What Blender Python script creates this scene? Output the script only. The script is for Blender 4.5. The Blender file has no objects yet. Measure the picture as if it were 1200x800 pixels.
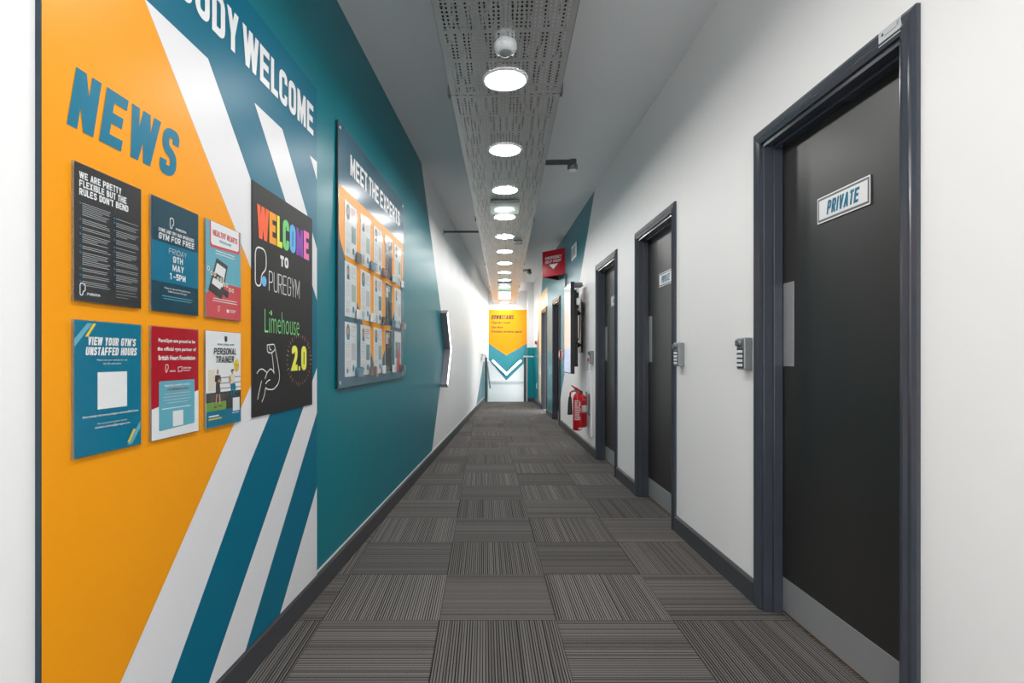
import bpy, bmesh, math, random
from mathutils import Vector, Matrix
random.seed(7)
PI = math.pi
sc = bpy.context.scene
COL = sc.collection

# ------------------------------------------------------------------ camera, world, exposure
H = 1.125                       # eye height
F = 650.0                       # focal length in 1200-px pixels
cam_d = bpy.data.cameras.new('camera'); cam = bpy.data.objects.new('camera', cam_d); COL.objects.link(cam)
cam.location = (0, 0, H); cam.rotation_euler = (PI/2, 0, 0)
cam_d.sensor_width = 36; cam_d.lens = F/1200*36
cam_d.shift_x = 32/1200; cam_d.shift_y = 18/1200
cam_d.clip_start = .02; cam_d.clip_end = 100
sc.camera = cam
w = bpy.data.worlds.new('world'); sc.world = w; w.use_nodes = True
w.node_tree.nodes['Background'].inputs[0].default_value = (.95, .97, 1., 1)
w.node_tree.nodes['Background'].inputs[1].default_value = 2.45
sc.view_settings.view_transform = 'Standard'; sc.view_settings.look = 'None'
sc.view_settings.gamma = 1; sc.view_settings.use_curve_mapping = False
sc.view_settings.exposure = 0.85
LAMP = 45.0                     # strength of the round downlights

# ------------------------------------------------------------------ the corridor's measures
CEIL = 2.995
XR = 1.238                      # right wall
XL0, KL = -.972, .0677          # left wall: x = XL0 + KL*y
NL = math.hypot(1, KL); AL = math.atan(KL)
TRAYZ, TX0, KT = 2.65, .005, .0354
YB, YS, YE = -1.6, 13.93, 15.9  # added near-end screen, top of the stairs, end wall
def on_left(px, py):            # photo pixel -> (Y, z) on the left wall
    Y = -XL0/((KL*F + 568 - px)/F); return Y, H - (py-418)*Y/F
def on_right(px, py, x=XR):
    Y = F*x/(px-568); return Y, H - (py-418)*Y/F
def on_end(px, py, Y=YE):
    return (px-568)*Y/F, H - (py-418)*Y/F
def frame(side, Y, z, d=0.0):   # location, rotation about z; local x runs along the wall as one reads, -y comes out of it
    if side == 'L': return (XL0+KL*Y + d/NL, Y - d*KL/NL, z), PI/2 - AL
    if side == 'R': return (XR - d, Y, z), -PI/2
    if side == 'E': return (Y, YE - d, z), 0.0
def lu(Y, Y0): return (Y-Y0)*NL  # distance along the left wall

# ------------------------------------------------------------------ materials
def nodes(name):
    m = bpy.data.materials.new(name); m.use_nodes = True
    nt = m.node_tree; return m, nt, nt.nodes['Principled BSDF']
def mat(name, c, rough=.5, metal=0., var=.06, scale=30., bump=0., emit=None, es=0., alpha=1., coat=0., ior=1.45, stretch=None, spec=.5):
    m, nt, b = nodes(name)
    b.inputs['Roughness'].default_value = rough; b.inputs['Metallic'].default_value = metal
    b.inputs['IOR'].default_value = ior; b.inputs['Specular IOR Level'].default_value = spec
    b.inputs['Coat Weight'].default_value = coat; b.inputs['Coat Roughness'].default_value = .08
    tc = nt.nodes.new('ShaderNodeTexCoord'); n = nt.nodes.new('ShaderNodeTexNoise')
    n.inputs['Scale'].default_value = scale; n.inputs['Detail'].default_value = 4
    src = tc.outputs['Object']
    if stretch:
        mp = nt.nodes.new('ShaderNodeMapping'); mp.inputs['Scale'].default_value = stretch
        nt.links.new(src, mp.inputs[0]); src = mp.outputs[0]
    nt.links.new(src, n.inputs['Vector'])
    mx = nt.nodes.new('ShaderNodeMix'); mx.data_type = 'RGBA'
    mx.inputs['A'].default_value = tuple(max(0, v*(1-var)) for v in c) + (1,)
    mx.inputs['B'].default_value = tuple(min(1, v*(1+var)) for v in c) + (1,)
    nt.links.new(n.outputs['Fac'], mx.inputs['Factor']); nt.links.new(mx.outputs['Result'], b.inputs['Base Color'])
    if bump:
        bp = nt.nodes.new('ShaderNodeBump'); bp.inputs['Strength'].default_value = bump; bp.inputs['Distance'].default_value = .002
        nt.links.new(n.outputs['Fac'], bp.inputs['Height']); nt.links.new(bp.outputs[0], b.inputs['Normal'])
    if emit: b.inputs['Emission Color'].default_value = emit + (1,); b.inputs['Emission Strength'].default_value = es
    if alpha < 1: b.inputs['Alpha'].default_value = alpha
    return m
WHITE = (.86, .855, .845)
M = {}
M['teal'] = mat('teal_paint', (.010, .165, .205), .28, var=.04, scale=4)
M['p_orange'] = mat('mural_orange', (.86, .325, .008), .36, var=.02, scale=3, spec=.2)
M['p_white'] = mat('mural_white', (.74, .74, .755), .36, var=.01, scale=3, spec=.2)
M['p_teal'] = mat('mural_teal', (.0, .135, .218), .36, var=.03, scale=3, spec=.2)
M['p_edge'] = mat('mural_edge', (.015, .035, .045), .5)
M['skirt'] = mat('skirting_grey', (.052, .054, .058), .42, var=.1, scale=20)
M['frame'] = mat('frame_gloss', (.048, .054, .068), .2, var=.08, scale=12, bump=.08)
M['door'] = mat('door_laminate', (.021, .0198, .0185), .38, var=.2, scale=6, stretch=(1, 1, .25), spec=.7)
M['steel'] = mat('brushed_steel', (.46, .47, .475), .4, .6, var=.08, scale=40, stretch=(1, 1, 20))
M['steel_dk'] = mat('steel_dark', (.16, .165, .17), .4, .6, var=.1)
M['galv'] = mat('galvanised', (.42, .43, .44), .42, .7, var=.12, scale=30)
M['black'] = mat('black_plastic', (.012, .012, .013), .4)
M['ink'] = mat('black_print', (.030, .030, .031), .3, var=.05)
M['white'] = mat('white_plastic', (.78, .79, .80), .35, var=.02)
M['paper'] = mat('paper_white', (.80, .81, .81), .35, var=.02)
M['grey'] = mat('grey_print', (.33, .35, .36), .4)
M['lgrey'] = mat('light_grey_print', (.55, .57, .58), .4)
M['keypad'] = mat('lock_zinc', (.25, .26, .27), .38, .4, var=.05)
M['red'] = mat('red_print', (.42, .006, .018), .36, var=.03, spec=.3)
M['redp'] = mat('red_enamel', (.58, .010, .016), .25, var=.04)
M['cream'] = mat('cream_print', (.72, .66, .52), .4)
M['blue'] = mat('blue_print', (.003, .16, .27), .35, var=.03, spec=.3)
M['navy'] = mat('navy_print', (.006, .055, .085), .3, var=.05)
M['lblue'] = mat('light_blue_print', (.13, .42, .52), .32, var=.03)
M['tprint'] = mat('teal_print', (.002, .165, .27), .35, var=.03, spec=.3)
M['pinkr'] = mat('coral_print', (.62, .07, .08), .32, var=.03)
M['yellow'] = mat('yellow_print', (.80, .56, .04), .35)
M['chalk_red'] = mat('chalk_red', (.90, .16, .07), .8, var=.1)
M['chalk_or'] = mat('chalk_orange', (.93, .36, .05), .8, var=.1)
M['chalk_ye'] = mat('chalk_yellow', (.80, .80, .10), .8, var=.1)
M['chalk_gr'] = mat('chalk_green', (.22, .66, .24), .8, var=.1)
M['chalk_bl'] = mat('chalk_blue', (.16, .48, .85), .8, var=.1)
M['chalk_pu'] = mat('chalk_purple', (.28, .10, .45), .8, var=.1)
M['chalk_pi'] = mat('chalk_pink', (.86, .22, .50), .8, var=.1)
M['chalk_wh'] = mat('chalk_white', (.78, .78, .76), .8, var=.1)
M['chalkboard'] = mat('chalkboard_black', (.017, .0165, .0165), .55, var=.15, scale=8)
M['board'] = mat('display_board', (.055, .14, .20), .22, var=.03, scale=5)
M['skin'] = mat('print_skin', (.50, .27, .19), .4)
M['skin2'] = mat('print_skin_dark', (.20, .10, .07), .4)
M['hair'] = mat('print_dark', (.05, .045, .045), .4)
M['photo'] = mat('photo_dark', (.075, .070, .062), .25, var=.8, scale=14)
M['photo2'] = mat('photo_teal', (.20, .36, .38), .25, var=.5, scale=12)
M['grass'] = mat('print_green', (.16, .32, .05), .4)
M['concrete'] = mat('print_stone', (.50, .48, .44), .4)
M['copper'] = mat('copper_pipe', (.60, .36, .27), .3, .6)
M['alu'] = mat('aluminium_body', (.30, .28, .31), .32, .6, var=.05)
M['stair'] = mat('stair_tread', (.12, .115, .11), .8, var=.2, scale=60)
M['rail_dk'] = mat('rail_dark', (.10, .095, .085), .4, .3)
M['bronze'] = mat('oak_edge', (.28, .13, .05), .5)

def emit_mat(name, c, s):
    m, nt, b = nodes(name)
    b.inputs['Base Color'].default_value = (.8, .8, .8, 1); b.inputs['Emission Color'].default_value = c + (1,)
    b.inputs['Emission Strength'].default_value = s; b.inputs['Roughness'].default_value = .5
    return m
M['lamp'] = emit_mat('downlight_diffuser', (1., .985, .965), LAMP)
M['led'] = emit_mat('led_diffuser', (.95, .98, 1.), 3)
M['led_side'] = emit_mat('led_diffuser_soft', (.95, .98, 1.), 2.2)

def clear_mat(name, tint=(1, 1, 1), body=0., rough=.04, k=.8):   # clear sheet: see-through, mirror-like at a slant, a little milky with body
    m, nt, b = nodes(name)
    nt.nodes.remove(b)
    tr = nt.nodes.new('ShaderNodeBsdfTransparent'); gl = nt.nodes.new('ShaderNodeBsdfGlossy'); df = nt.nodes.new('ShaderNodeBsdfDiffuse')
    tr.inputs[0].default_value = tint + (1,); gl.inputs['Roughness'].default_value = rough; df.inputs[0].default_value = (.75, .78, .78, 1)
    m1 = nt.nodes.new('ShaderNodeMixShader'); m2 = nt.nodes.new('ShaderNodeMixShader')
    m1.inputs[0].default_value = body; nt.links.new(tr.outputs[0], m1.inputs[1]); nt.links.new(df.outputs[0], m1.inputs[2])
    lw = nt.nodes.new('ShaderNodeFresnel'); lw.inputs['IOR'].default_value = 1.3
    mu = nt.nodes.new('ShaderNodeMath'); mu.operation = 'MULTIPLY'; mu.inputs[1].default_value = k; mu.use_clamp = True
    ge = nt.nodes.new('ShaderNodeNewGeometry'); bf = nt.nodes.new('ShaderNodeMath'); bf.operation = 'SUBTRACT'; bf.inputs[0].default_value = 1.
    nt.links.new(ge.outputs['Backfacing'], bf.inputs[1])
    m3 = nt.nodes.new('ShaderNodeMath'); m3.operation = 'MULTIPLY'
    nt.links.new(lw.outputs[0], mu.inputs[0]); nt.links.new(mu.outputs[0], m3.inputs[0]); nt.links.new(bf.outputs[0], m3.inputs[1])
    nt.links.new(m3.outputs[0], m2.inputs[0]); nt.links.new(m1.outputs[0], m2.inputs[1]); nt.links.new(gl.outputs[0], m2.inputs[2])
    nt.links.new(m2.outputs[0], nt.nodes['Material Output'].inputs['Surface'])
    return m
M['acrylic'] = clear_mat('clear_acrylic', (.985, .99, .99), 0., .09, .7)
M['acrylic_edge'] = clear_mat('acrylic_edge', (.85, .88, .88), .10, .1, .8)
M['acrylic_thin'] = clear_mat('acrylic_pocket', (.97, .98, .98), .06, .05, .8)
M['blade'] = clear_mat('glass_blade', (.72, .82, .78), .12, .1, 1.)

class G:                        # small node-graph helper
    def __init__(s, nt): s.nt = nt
    def math(s, op, a, b=None, c=None):
        n = s.nt.nodes.new('ShaderNodeMath'); n.operation = op
        for i, v in enumerate((a, b, c)):
            if v is None: continue
            if isinstance(v, (int, float)): n.inputs[i].default_value = v
            else: s.nt.links.new(v, n.inputs[i])
        return n.outputs[0]
    def xyz(s, which='Object'):
        t = s.nt.nodes.new('ShaderNodeTexCoord'); p = s.nt.nodes.new('ShaderNodeSeparateXYZ')
        s.nt.links.new(t.outputs[which], p.inputs[0]); return p.outputs[0], p.outputs[1], p.outputs[2]
    def mix(s, f, a, b):
        n = s.nt.nodes.new('ShaderNodeMix'); n.data_type = 'RGBA'
        for k, v in (('Factor', f), ('A', a), ('B', b)):
            if isinstance(v, tuple): n.inputs[k].default_value = v + (1,)
            elif isinstance(v, (int, float)): n.inputs[k].default_value = v
            else: s.nt.links.new(v, n.inputs[k])
        return n.outputs['Result']
    def half(s, y, z, a, b, c): # 1 where a*y + b*z + c > 0
        return s.math('GREATER_THAN', s.math('ADD', s.math('MULTIPLY', y, a), s.math('MULTIPLY', z, b)), -c)
    def AND(s, *v):
        r = v[0]
        for q in v[1:]: r = s.math('MULTIPLY', r, q)
        return r
    def OR(s, a, b): return s.math('MAXIMUM', a, b)
def line(p, q):                 # a, b, c of the half plane on the right of p->q in (Y, z)
    (y0, z0), (y1, z1) = p, q
    a, b = z1-z0, -(y1-y0); return a, b, -(a*y0+b*z0)
def wall_mat(name, paint=None):
    m, nt, b = nodes(name); g = G(nt)
    n = nt.nodes.new('ShaderNodeTexNoise'); n.inputs['Scale'].default_value = 90; n.inputs['Detail'].default_value = 5
    t = nt.nodes.new('ShaderNodeTexCoord'); nt.links.new(t.outputs['Object'], n.inputs['Vector'])
    n2 = nt.nodes.new('ShaderNodeTexNoise'); n2.inputs['Scale'].default_value = 1.3; nt.links.new(t.outputs['Object'], n2.inputs['Vector'])
    b.inputs['Specular IOR Level'].default_value = .22
    base = g.mix(n2.outputs['Fac'], tuple(v*.97 for v in WHITE), WHITE)
    rough = .46
    if paint:
        x, y, z = g.xyz()
        for c, r, mask in paint(g, y, z):
            base = g.mix(mask, base, c)
            rough = g.math('ADD', rough, g.math('MULTIPLY', mask, r-.46))
    nt.links.new(base, b.inputs['Base Color'])
    if isinstance(rough, float): b.inputs['Roughness'].default_value = rough
    else: nt.links.new(rough, b.inputs['Roughness'])
    bp = nt.nodes.new('ShaderNodeBump'); bp.inputs['Strength'].default_value = .04; bp.inputs['Distance'].default_value = .002
    nt.links.new(n.outputs['Fac'], bp.inputs['Height']); nt.links.new(bp.outputs[0], b.inputs['Normal'])
    return m
TEAL = (.002, .180, .225)
def paint_left(g, y, z):
    chev = g.AND(g.half(y, z, 1, 0, -1.125), g.half(y, z, -1.02, -1, 8.44), g.half(y, z, -1.1, 1, 6.458))
    patch = g.AND(g.half(y, z, *line((11.7, .1), (13.5, .85))), g.half(y, z, 0, -1, 1.0))
    return [(TEAL, .34, g.OR(chev, patch))]
def paint_right(g, y, z):
    a = g.half(y, z, *line((9.47, .08), (6.24, 3.0)))
    b_ = g.half(y, z, *line((11.7, 3.0), (13.3, 1.2)))
    low = g.half(y, z, 0, -1, 1.36)
    teal = g.AND(a, g.OR(b_, low))
    cream = g.AND(g.half(y, z, 1, 0, -10.95), g.half(y, z, -1, 0, 12.7), g.half(y, z, 0, -1, 2.51))
    return [(TEAL, .3, teal), ((.86, .62, .34), .4, cream)]
def paint_end(g, y, z): return [((.004, .26, .30), .35, g.half(y, z, 0, -1, 1.36))]
M['wall'] = wall_mat('wall_white'); M['wall_l'] = wall_mat('wall_left_paint', paint_left)
M['wall_r'] = wall_mat('wall_right_paint', paint_right); M['wall_e'] = wall_mat('wall_end_paint', paint_end)
M['ceil'] = mat('ceiling_paint', (.80, .81, .82), .6, var=.02, scale=2)

def carpet_mat():
    m, nt, b = nodes('carpet_tiles'); g = G(nt)
    x, y, z = g.xyz()
    u = g.math('DIVIDE', g.math('ADD', x, .194), .5); v = g.math('DIVIDE', g.math('ADD', y, -2.37), .5)
    iu, iv = g.math('FLOOR', u), g.math('FLOOR', v)
    fu, fv = g.math('FRACT', u), g.math('FRACT', v)
    par = g.math('FLOORED_MODULO', g.math('ADD', iu, iv), 2.)            # 0: stripes across, 1: stripes along
    tid = g.math('ADD', g.math('MULTIPLY', iu, 13.7), g.math('MULTIPLY', iv, 7.31))
    def rnd(f, nn, off):
        wn = nt.nodes.new('ShaderNodeTexWhiteNoise'); wn.noise_dimensions = '2D'
        cb = nt.nodes.new('ShaderNodeCombineXYZ')
        nt.links.new(g.math('FLOOR', g.math('MULTIPLY', f, nn)), cb.inputs[0]); nt.links.new(g.math('ADD', tid, off), cb.inputs[1])
        nt.links.new(cb.outputs[0], wn.inputs['Vector']); return wn.outputs['Value']
    def stripes(f):                 # dark cut lines of uneven depth on a mid-grey pile, with broad tone bands
        N = 46.
        ph = g.math('FRACT', g.math('MULTIPLY', f, N))
        dark = g.math('LESS_THAN', ph, g.math('ADD', .28, g.math('MULTIPLY', rnd(f, N, 5.3), .26)))
        deep = g.math('ADD', .38, g.math('MULTIPLY', rnd(f, N, 0.), .62))
        base = g.math('ADD', .66, g.math('ADD', g.math('MULTIPLY', rnd(f, 92., 31.7), .22), g.math('MULTIPLY', rnd(f, 6., 77.1), .10)))
        return g.math('SUBTRACT', base, g.math('MULTIPLY', g.math('MULTIPLY', dark, deep), .90))
    f = g.math('ADD', g.math('MULTIPLY', fu, par), g.math('MULTIPLY', fv, g.math('SUBTRACT', 1., par)))
    s = stripes(f)
    tc = nt.nodes.new('ShaderNodeTexCoord')
    fz = nt.nodes.new('ShaderNodeTexNoise'); fz.inputs['Scale'].default_value = 260; fz.inputs['Detail'].default_value = 2
    nt.links.new(tc.outputs['Object'], fz.inputs['Vector'])
    s2 = g.math('ADD', s, g.math('MULTIPLY', g.math('SUBTRACT', fz.outputs['Fac'], .5), .55))
    cr = nt.nodes.new('ShaderNodeValToRGB'); nt.links.new(s2, cr.inputs[0])
    e = cr.color_ramp.elements
    e[0].position = .22; e[0].color = (.008, .0075, .0075, 1); e[1].position = .86; e[1].color = (.190, .175, .166, 1)
    k = cr.color_ramp.elements.new(.42); k.color = (.034, .031, .029, 1)
    k = cr.color_ramp.elements.new(.62); k.color = (.092, .084, .078, 1)
    tv = nt.nodes.new('ShaderNodeTexWhiteNoise'); tv.noise_dimensions = '1D'; nt.links.new(tid, tv.inputs['W'])
    tone = g.math('ADD', .76, g.math('MULTIPLY', tv.outputs['Value'], .28))
    edge = g.math('MINIMUM', g.math('MINIMUM', fu, g.math('SUBTRACT', 1., fu)), g.math('MINIMUM', fv, g.math('SUBTRACT', 1., fv)))
    seam = g.math('LESS_THAN', edge, .006)
    tone = g.math('MULTIPLY', tone, g.math('SUBTRACT', 1., g.math('MULTIPLY', seam, .45)))
    vm = nt.nodes.new('ShaderNodeVectorMath'); vm.operation = 'SCALE'
    nt.links.new(cr.outputs[0], vm.inputs[0]); nt.links.new(tone, vm.inputs['Scale'])
    nt.links.new(vm.outputs[0], b.inputs['Base Color'])
    b.inputs['Roughness'].default_value = .85; b.inputs['Specular IOR Level'].default_value = .25
    bp = nt.nodes.new('ShaderNodeBump'); bp.inputs['Strength'].default_value = .5; bp.inputs['Distance'].default_value = .003
    nt.links.new(s2, bp.inputs['Height']); nt.links.new(bp.outputs[0], b.inputs['Normal'])
    return m
M['carpet'] = carpet_mat()

def perforated_mat():
    m, nt, b = nodes('perforated_galvanised'); g = G(nt)
    x, y, z = g.xyz()
    n = nt.nodes.new('ShaderNodeTexNoise'); n.inputs['Scale'].default_value = 5; n.inputs['Detail'].default_value = 5
    tc = nt.nodes.new('ShaderNodeTexCoord'); nt.links.new(tc.outputs['Object'], n.inputs['Vector'])
    col = g.mix(n.outputs['Fac'], (.50, .51, .50), (.74, .75, .74))
    nt.links.new(col, b.inputs['Base Color']); b.inputs['Metallic'].default_value = .7; b.inputs['Roughness'].default_value = .36
    px_, py_ = .0208, .029
    fu = g.math('SUBTRACT', g.math('FRACT', g.math('DIVIDE', x, px_)), .5)
    fv = g.math('SUBTRACT', g.math('FRACT', g.math('DIVIDE', y, py_)), .5)
    d = g.math('SQRT', g.math('ADD', g.math('POWER', g.math('MULTIPLY', fu, px_/.0054), 2.), g.math('POWER', g.math('MULTIPLY', fv, py_/.0088), 2.)))
    hole = g.math('LESS_THAN', d, 1.)
    # cross slots in every third row, a plain strip of sheet where rows are left out
    row = g.math('FLOORED_MODULO', g.math('FLOOR', g.math('DIVIDE', y, py_)), 9.)
    keep = g.math('GREATER_THAN', row, .5)
    sl = g.math('SUBTRACT', g.math('FRACT', g.math('DIVIDE', x, .0624)), .5)
    sv = g.math('SUBTRACT', g.math('FRACT', g.math('DIVIDE', y, py_*3)), .02)
    slot = g.AND(g.math('LESS_THAN', g.math('ABSOLUTE', sl), .16), g.math('LESS_THAN', g.math('ABSOLUTE', sv), .045))
    inside = g.math('LESS_THAN', g.math('ABSOLUTE', x), .295)
    mask = g.AND(g.OR(g.AND(hole, keep), slot), inside)
    nt.links.new(g.math('SUBTRACT', 1., mask), b.inputs['Alpha'])
    return m
M['perf'] = perforated_mat()

def screen_mat():
    m, nt, b = nodes('screen_lit'); g = G(nt); x, y, z = g.xyz()
    cr = nt.nodes.new('ShaderNodeValToRGB'); nt.links.new(g.math('ADD', g.math('DIVIDE', z, 1.1), .5), cr.inputs[0])
    e = cr.color_ramp.elements; cr.color_ramp.interpolation = 'LINEAR'
    e[0].position = 0; e[0].color = (.62, .62, .95, 1); e[1].position = 1; e[1].color = (.72, .70, .78, 1)
    for p, c in ((.27, (.60, .60, .95)), (.28, (.80, .74, .76)), (.62, (.86, .80, .78)), (.66, (.74, .72, .88))):
        k = cr.color_ramp.elements.new(p); k.color = c + (1,)
    b.inputs['Base Color'].default_value = (.02, .02, .02, 1); b.inputs['Roughness'].default_value = .15
    nt.links.new(cr.outputs[0], b.inputs['Emission Color']); b.inputs['Emission Strength'].default_value = .28
    return m
M['screen'] = screen_mat()

# ------------------------------------------------------------------ mesh helpers (local x = u along, y = -w out of wall, z = v up)
def bm_(): return bmesh.new()
def box(bm, x0, x1, y0, y1, z0, z1, mi=0, bevel=0.):
    vs = [bm.verts.new((x, y, z)) for z in (z0, z1) for y in (y0, y1) for x in (x0, x1)]
    fs = [bm.faces.new([vs[i] for i in q]) for q in ((0, 2, 3, 1), (4, 5, 7, 6), (0, 1, 5, 4), (2, 6, 7, 3), (0, 4, 6, 2), (1, 3, 7, 5))]
    for f in fs: f.material_index = mi
    if bevel:
        es = list({e for f in fs for e in f.edges})
        r = bmesh.ops.bevel(bm, geom=es, offset=bevel, segments=2, affect='EDGES', profile=.5)
        for f in r['faces']: f.material_index = mi
    return fs
def wbox(bm, u0, u1, w0, w1, v0, v1, mi=0, bevel=0.): return box(bm, u0, u1, -w1, -w0, v0, v1, mi, bevel)
def poly(bm, pts, w, mi=0):     # flat face on the wall plane at height w
    f = bm.faces.new([bm.verts.new((u, -w, v)) for u, v in pts]); f.material_index = mi
    f.normal_update()
    if f.normal.y > 0: f.normal_flip()
    return f
def rect(bm, u0, u1, v0, v1, w, mi=0): return poly(bm, [(u0, v0), (u1, v0), (u1, v1), (u0, v1)], w, mi)
def disc(bm, u, v, ru, rv, w, mi=0, n=20):
    return poly(bm, [(u+ru*math.cos(2*PI*i/n), v+rv*math.sin(2*PI*i/n)) for i in range(n)], w, mi)
def lathe(bm, prof, n=32, mi=0, axis='z', at=(0, 0, 0), cap=True):
    rings = []
    for r, h in prof:
        ring = []
        for i in range(n):
            a = 2*PI*i/n; c, s = r*math.cos(a), r*math.sin(a)
            p = {'z': (c, s, h), 'y': (c, h, s), 'x': (h, c, s)}[axis]
            ring.append(bm.verts.new((p[0]+at[0], p[1]+at[1], p[2]+at[2])))
        rings.append(ring)
    for a, b in zip(rings, rings[1:]):
        for i in range(n):
            f = bm.faces.new((a[i], a[(i+1) % n], b[(i+1) % n], b[i])); f.material_index = mi; f.smooth = True
    if cap:
        for r_ in (rings[0], rings[-1]):
            f = bm.faces.new(r_); f.material_index = mi
def tube(bm, pts, r, n=10, mi=0, cap=True):
    pts = [Vector(p) for p in pts]; rings = []; up0 = None
    for i, p in enumerate(pts):
        t = (pts[min(i+1, len(pts)-1)] - pts[max(i-1, 0)]).normalized()
        up = Vector((0, 0, 1)) if abs(t.z) < .9 else Vector((0, 1, 0))
        if up0 is not None: up = up0
        s = t.cross(up).normalized(); up0 = s.cross(t).normalized()
        rr_ = r[i] if isinstance(r, (list, tuple)) else r
        rings.append([bm.verts.new(p + (s*math.cos(2*PI*k/n) + up0*math.sin(2*PI*k/n))*rr_) for k in range(n)])
    for a, b in zip(rings, rings[1:]):
        for k in range(n):
            f = bm.faces.new((a[k], a[(k+1) % n], b[(k+1) % n], b[k])); f.material_index = mi; f.smooth = True
    if cap:
        for r_ in (rings[0], rings[-1]): bm.faces.new(r_).material_index = mi
def prism(bm, pts, w0, w1, mi=0):  # outline in (u, v) extruded out of the wall
    a = [bm.verts.new((u, -w0, v)) for u, v in pts]; b = [bm.verts.new((u, -w1, v)) for u, v in pts]
    n = len(pts)
    fs = [bm.faces.new(a), bm.faces.new(b)] + [bm.faces.new((a[i], a[(i+1) % n], b[(i+1) % n], b[i])) for i in range(n)]
    for f in fs: f.material_index = mi
def obj(name, bm, mats, parent=None, loc=None, rotz=0., recalc=False):
    if recalc: bmesh.ops.recalc_face_normals(bm, faces=bm.faces)
    me = bpy.data.meshes.new(name); bm.to_mesh(me); bm.free()
    for k in (mats if isinstance(mats, (list, tuple)) else [mats]): me.materials.append(M[k])
    o = bpy.data.objects.new(name, me); COL.objects.link(o)
    if parent: o.parent = parent
    if loc: o.location = loc; o.rotation_euler = (0, 0, rotz)
    return o
def tag(o, label, cat, group=None):
    o['label'] = label; o['category'] = cat
    if group: o['group'] = group
    return o
def thing(name, label, cat, loc, rotz=0., group=None):
    o = bpy.data.objects.new(name, None); COL.objects.link(o); o.empty_display_size = .1
    o.location = loc; o.rotation_euler = (0, 0, rotz); return tag(o, label, cat, group)
def wall_thing(name, label, cat, side, Y, z, group=None, d=0.):
    loc, r = frame(side, Y, z, d); return thing(name, label, cat, loc, r, group)
def struct(name, bm, mats, label, parent=None, recalc=True):
    o = obj(name, bm, mats, parent, recalc=recalc); o['kind'] = 'structure'; o['label'] = label; return o
def dup(root, loc, rotz, label, group=None):
    r = root.copy(); COL.objects.link(r); r.location = loc; r.rotation_euler = (0, 0, rotz); r['label'] = label
    if group: r['group'] = group
    for ch in list(root.children):
        c = ch.copy(); COL.objects.link(c); c.parent = r
        for gch in list(ch.children):
            d = gch.copy(); COL.objects.link(d); d.parent = c
    return r

# ------------------------------------------------------------------ lettering: condensed stroke capitals, and the built-in font for small lower case
def fillet(pts, closed, r0):
    n = len(pts); out = []
    for i, p in enumerate(pts):
        P = Vector(p[:2]); r = p[2] if len(p) > 2 else r0
        if (not closed and i in (0, n-1)) or r <= 0: out.append(P); continue
        A, B = Vector(pts[(i-1) % n][:2]), Vector(pts[(i+1) % n][:2])
        d1, d2 = (A-P), (B-P); q = min(r, d1.length*.5, d2.length*.5)
        a, b = P + d1.normalized()*q, P + d2.normalized()*q
        for k in range(6):
            t = k/5; out.append(a*(1-t)**2 + P*2*t*(1-t) + b*t*t)
    return out
def stroke(bm, pts, closed, th, tf, mi, clamp=None):
    q = [pts[0]]
    for p in pts[1:]:
        if (p-q[-1]).length > 1e-5: q.append(p)
    if closed and (q[0]-q[-1]).length < 1e-5: q.pop()
    pts = q; n = len(pts); L = []; R = []
    if n < 2: return
    for i, p in enumerate(pts):
        a = pts[(i-1) % n] if closed or i else None
        b = pts[(i+1) % n] if closed or i < n-1 else None
        d1 = (p-a).normalized() if a is not None else None
        d2 = (b-p).normalized() if b is not None else None
        d1 = d1 if d1 is not None else d2; d2 = d2 if d2 is not None else d1
        n1, n2 = Vector((-d1.y, d1.x)), Vector((-d2.y, d2.x)); mn = n1+n2
        if mn.length < 1e-4: mn = n1.copy()
        mn.normalize(); s = th/2/max(.16 if clamp else .38, mn.dot(n1))
        L.append(p+mn*s); R.append(p-mn*s)
    def clip(q, lim, sgn):
        out = []
        for k, p in enumerate(q):
            r = q[k-1]; ip, ir = sgn*(p.y-lim) >= 0, sgn*(r.y-lim) >= 0
            if ip != ir: t = (lim-r.y)/(p.y-r.y); out.append(r + (p-r)*t)
            if ip: out.append(p)
        return out
    for i in range(n if closed else n-1):
        j = (i+1) % n
        q = [R[i], R[j], L[j], L[i]]
        if clamp:
            q = clip(q, clamp[0], 1)
            if len(q) > 2: q = clip(q, clamp[1], -1)
        if len(q) < 3: continue
        try:
            f = bm.faces.new([bm.verts.new(tf(p.x, p.y)) for p in q]); f.material_index = mi
        except ValueError: pass
GW = dict(I=.20, W=.74, M=.62, N=.52, T=.44, L=.40, J=.40, V=.50, A=.52, Y=.48)
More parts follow.
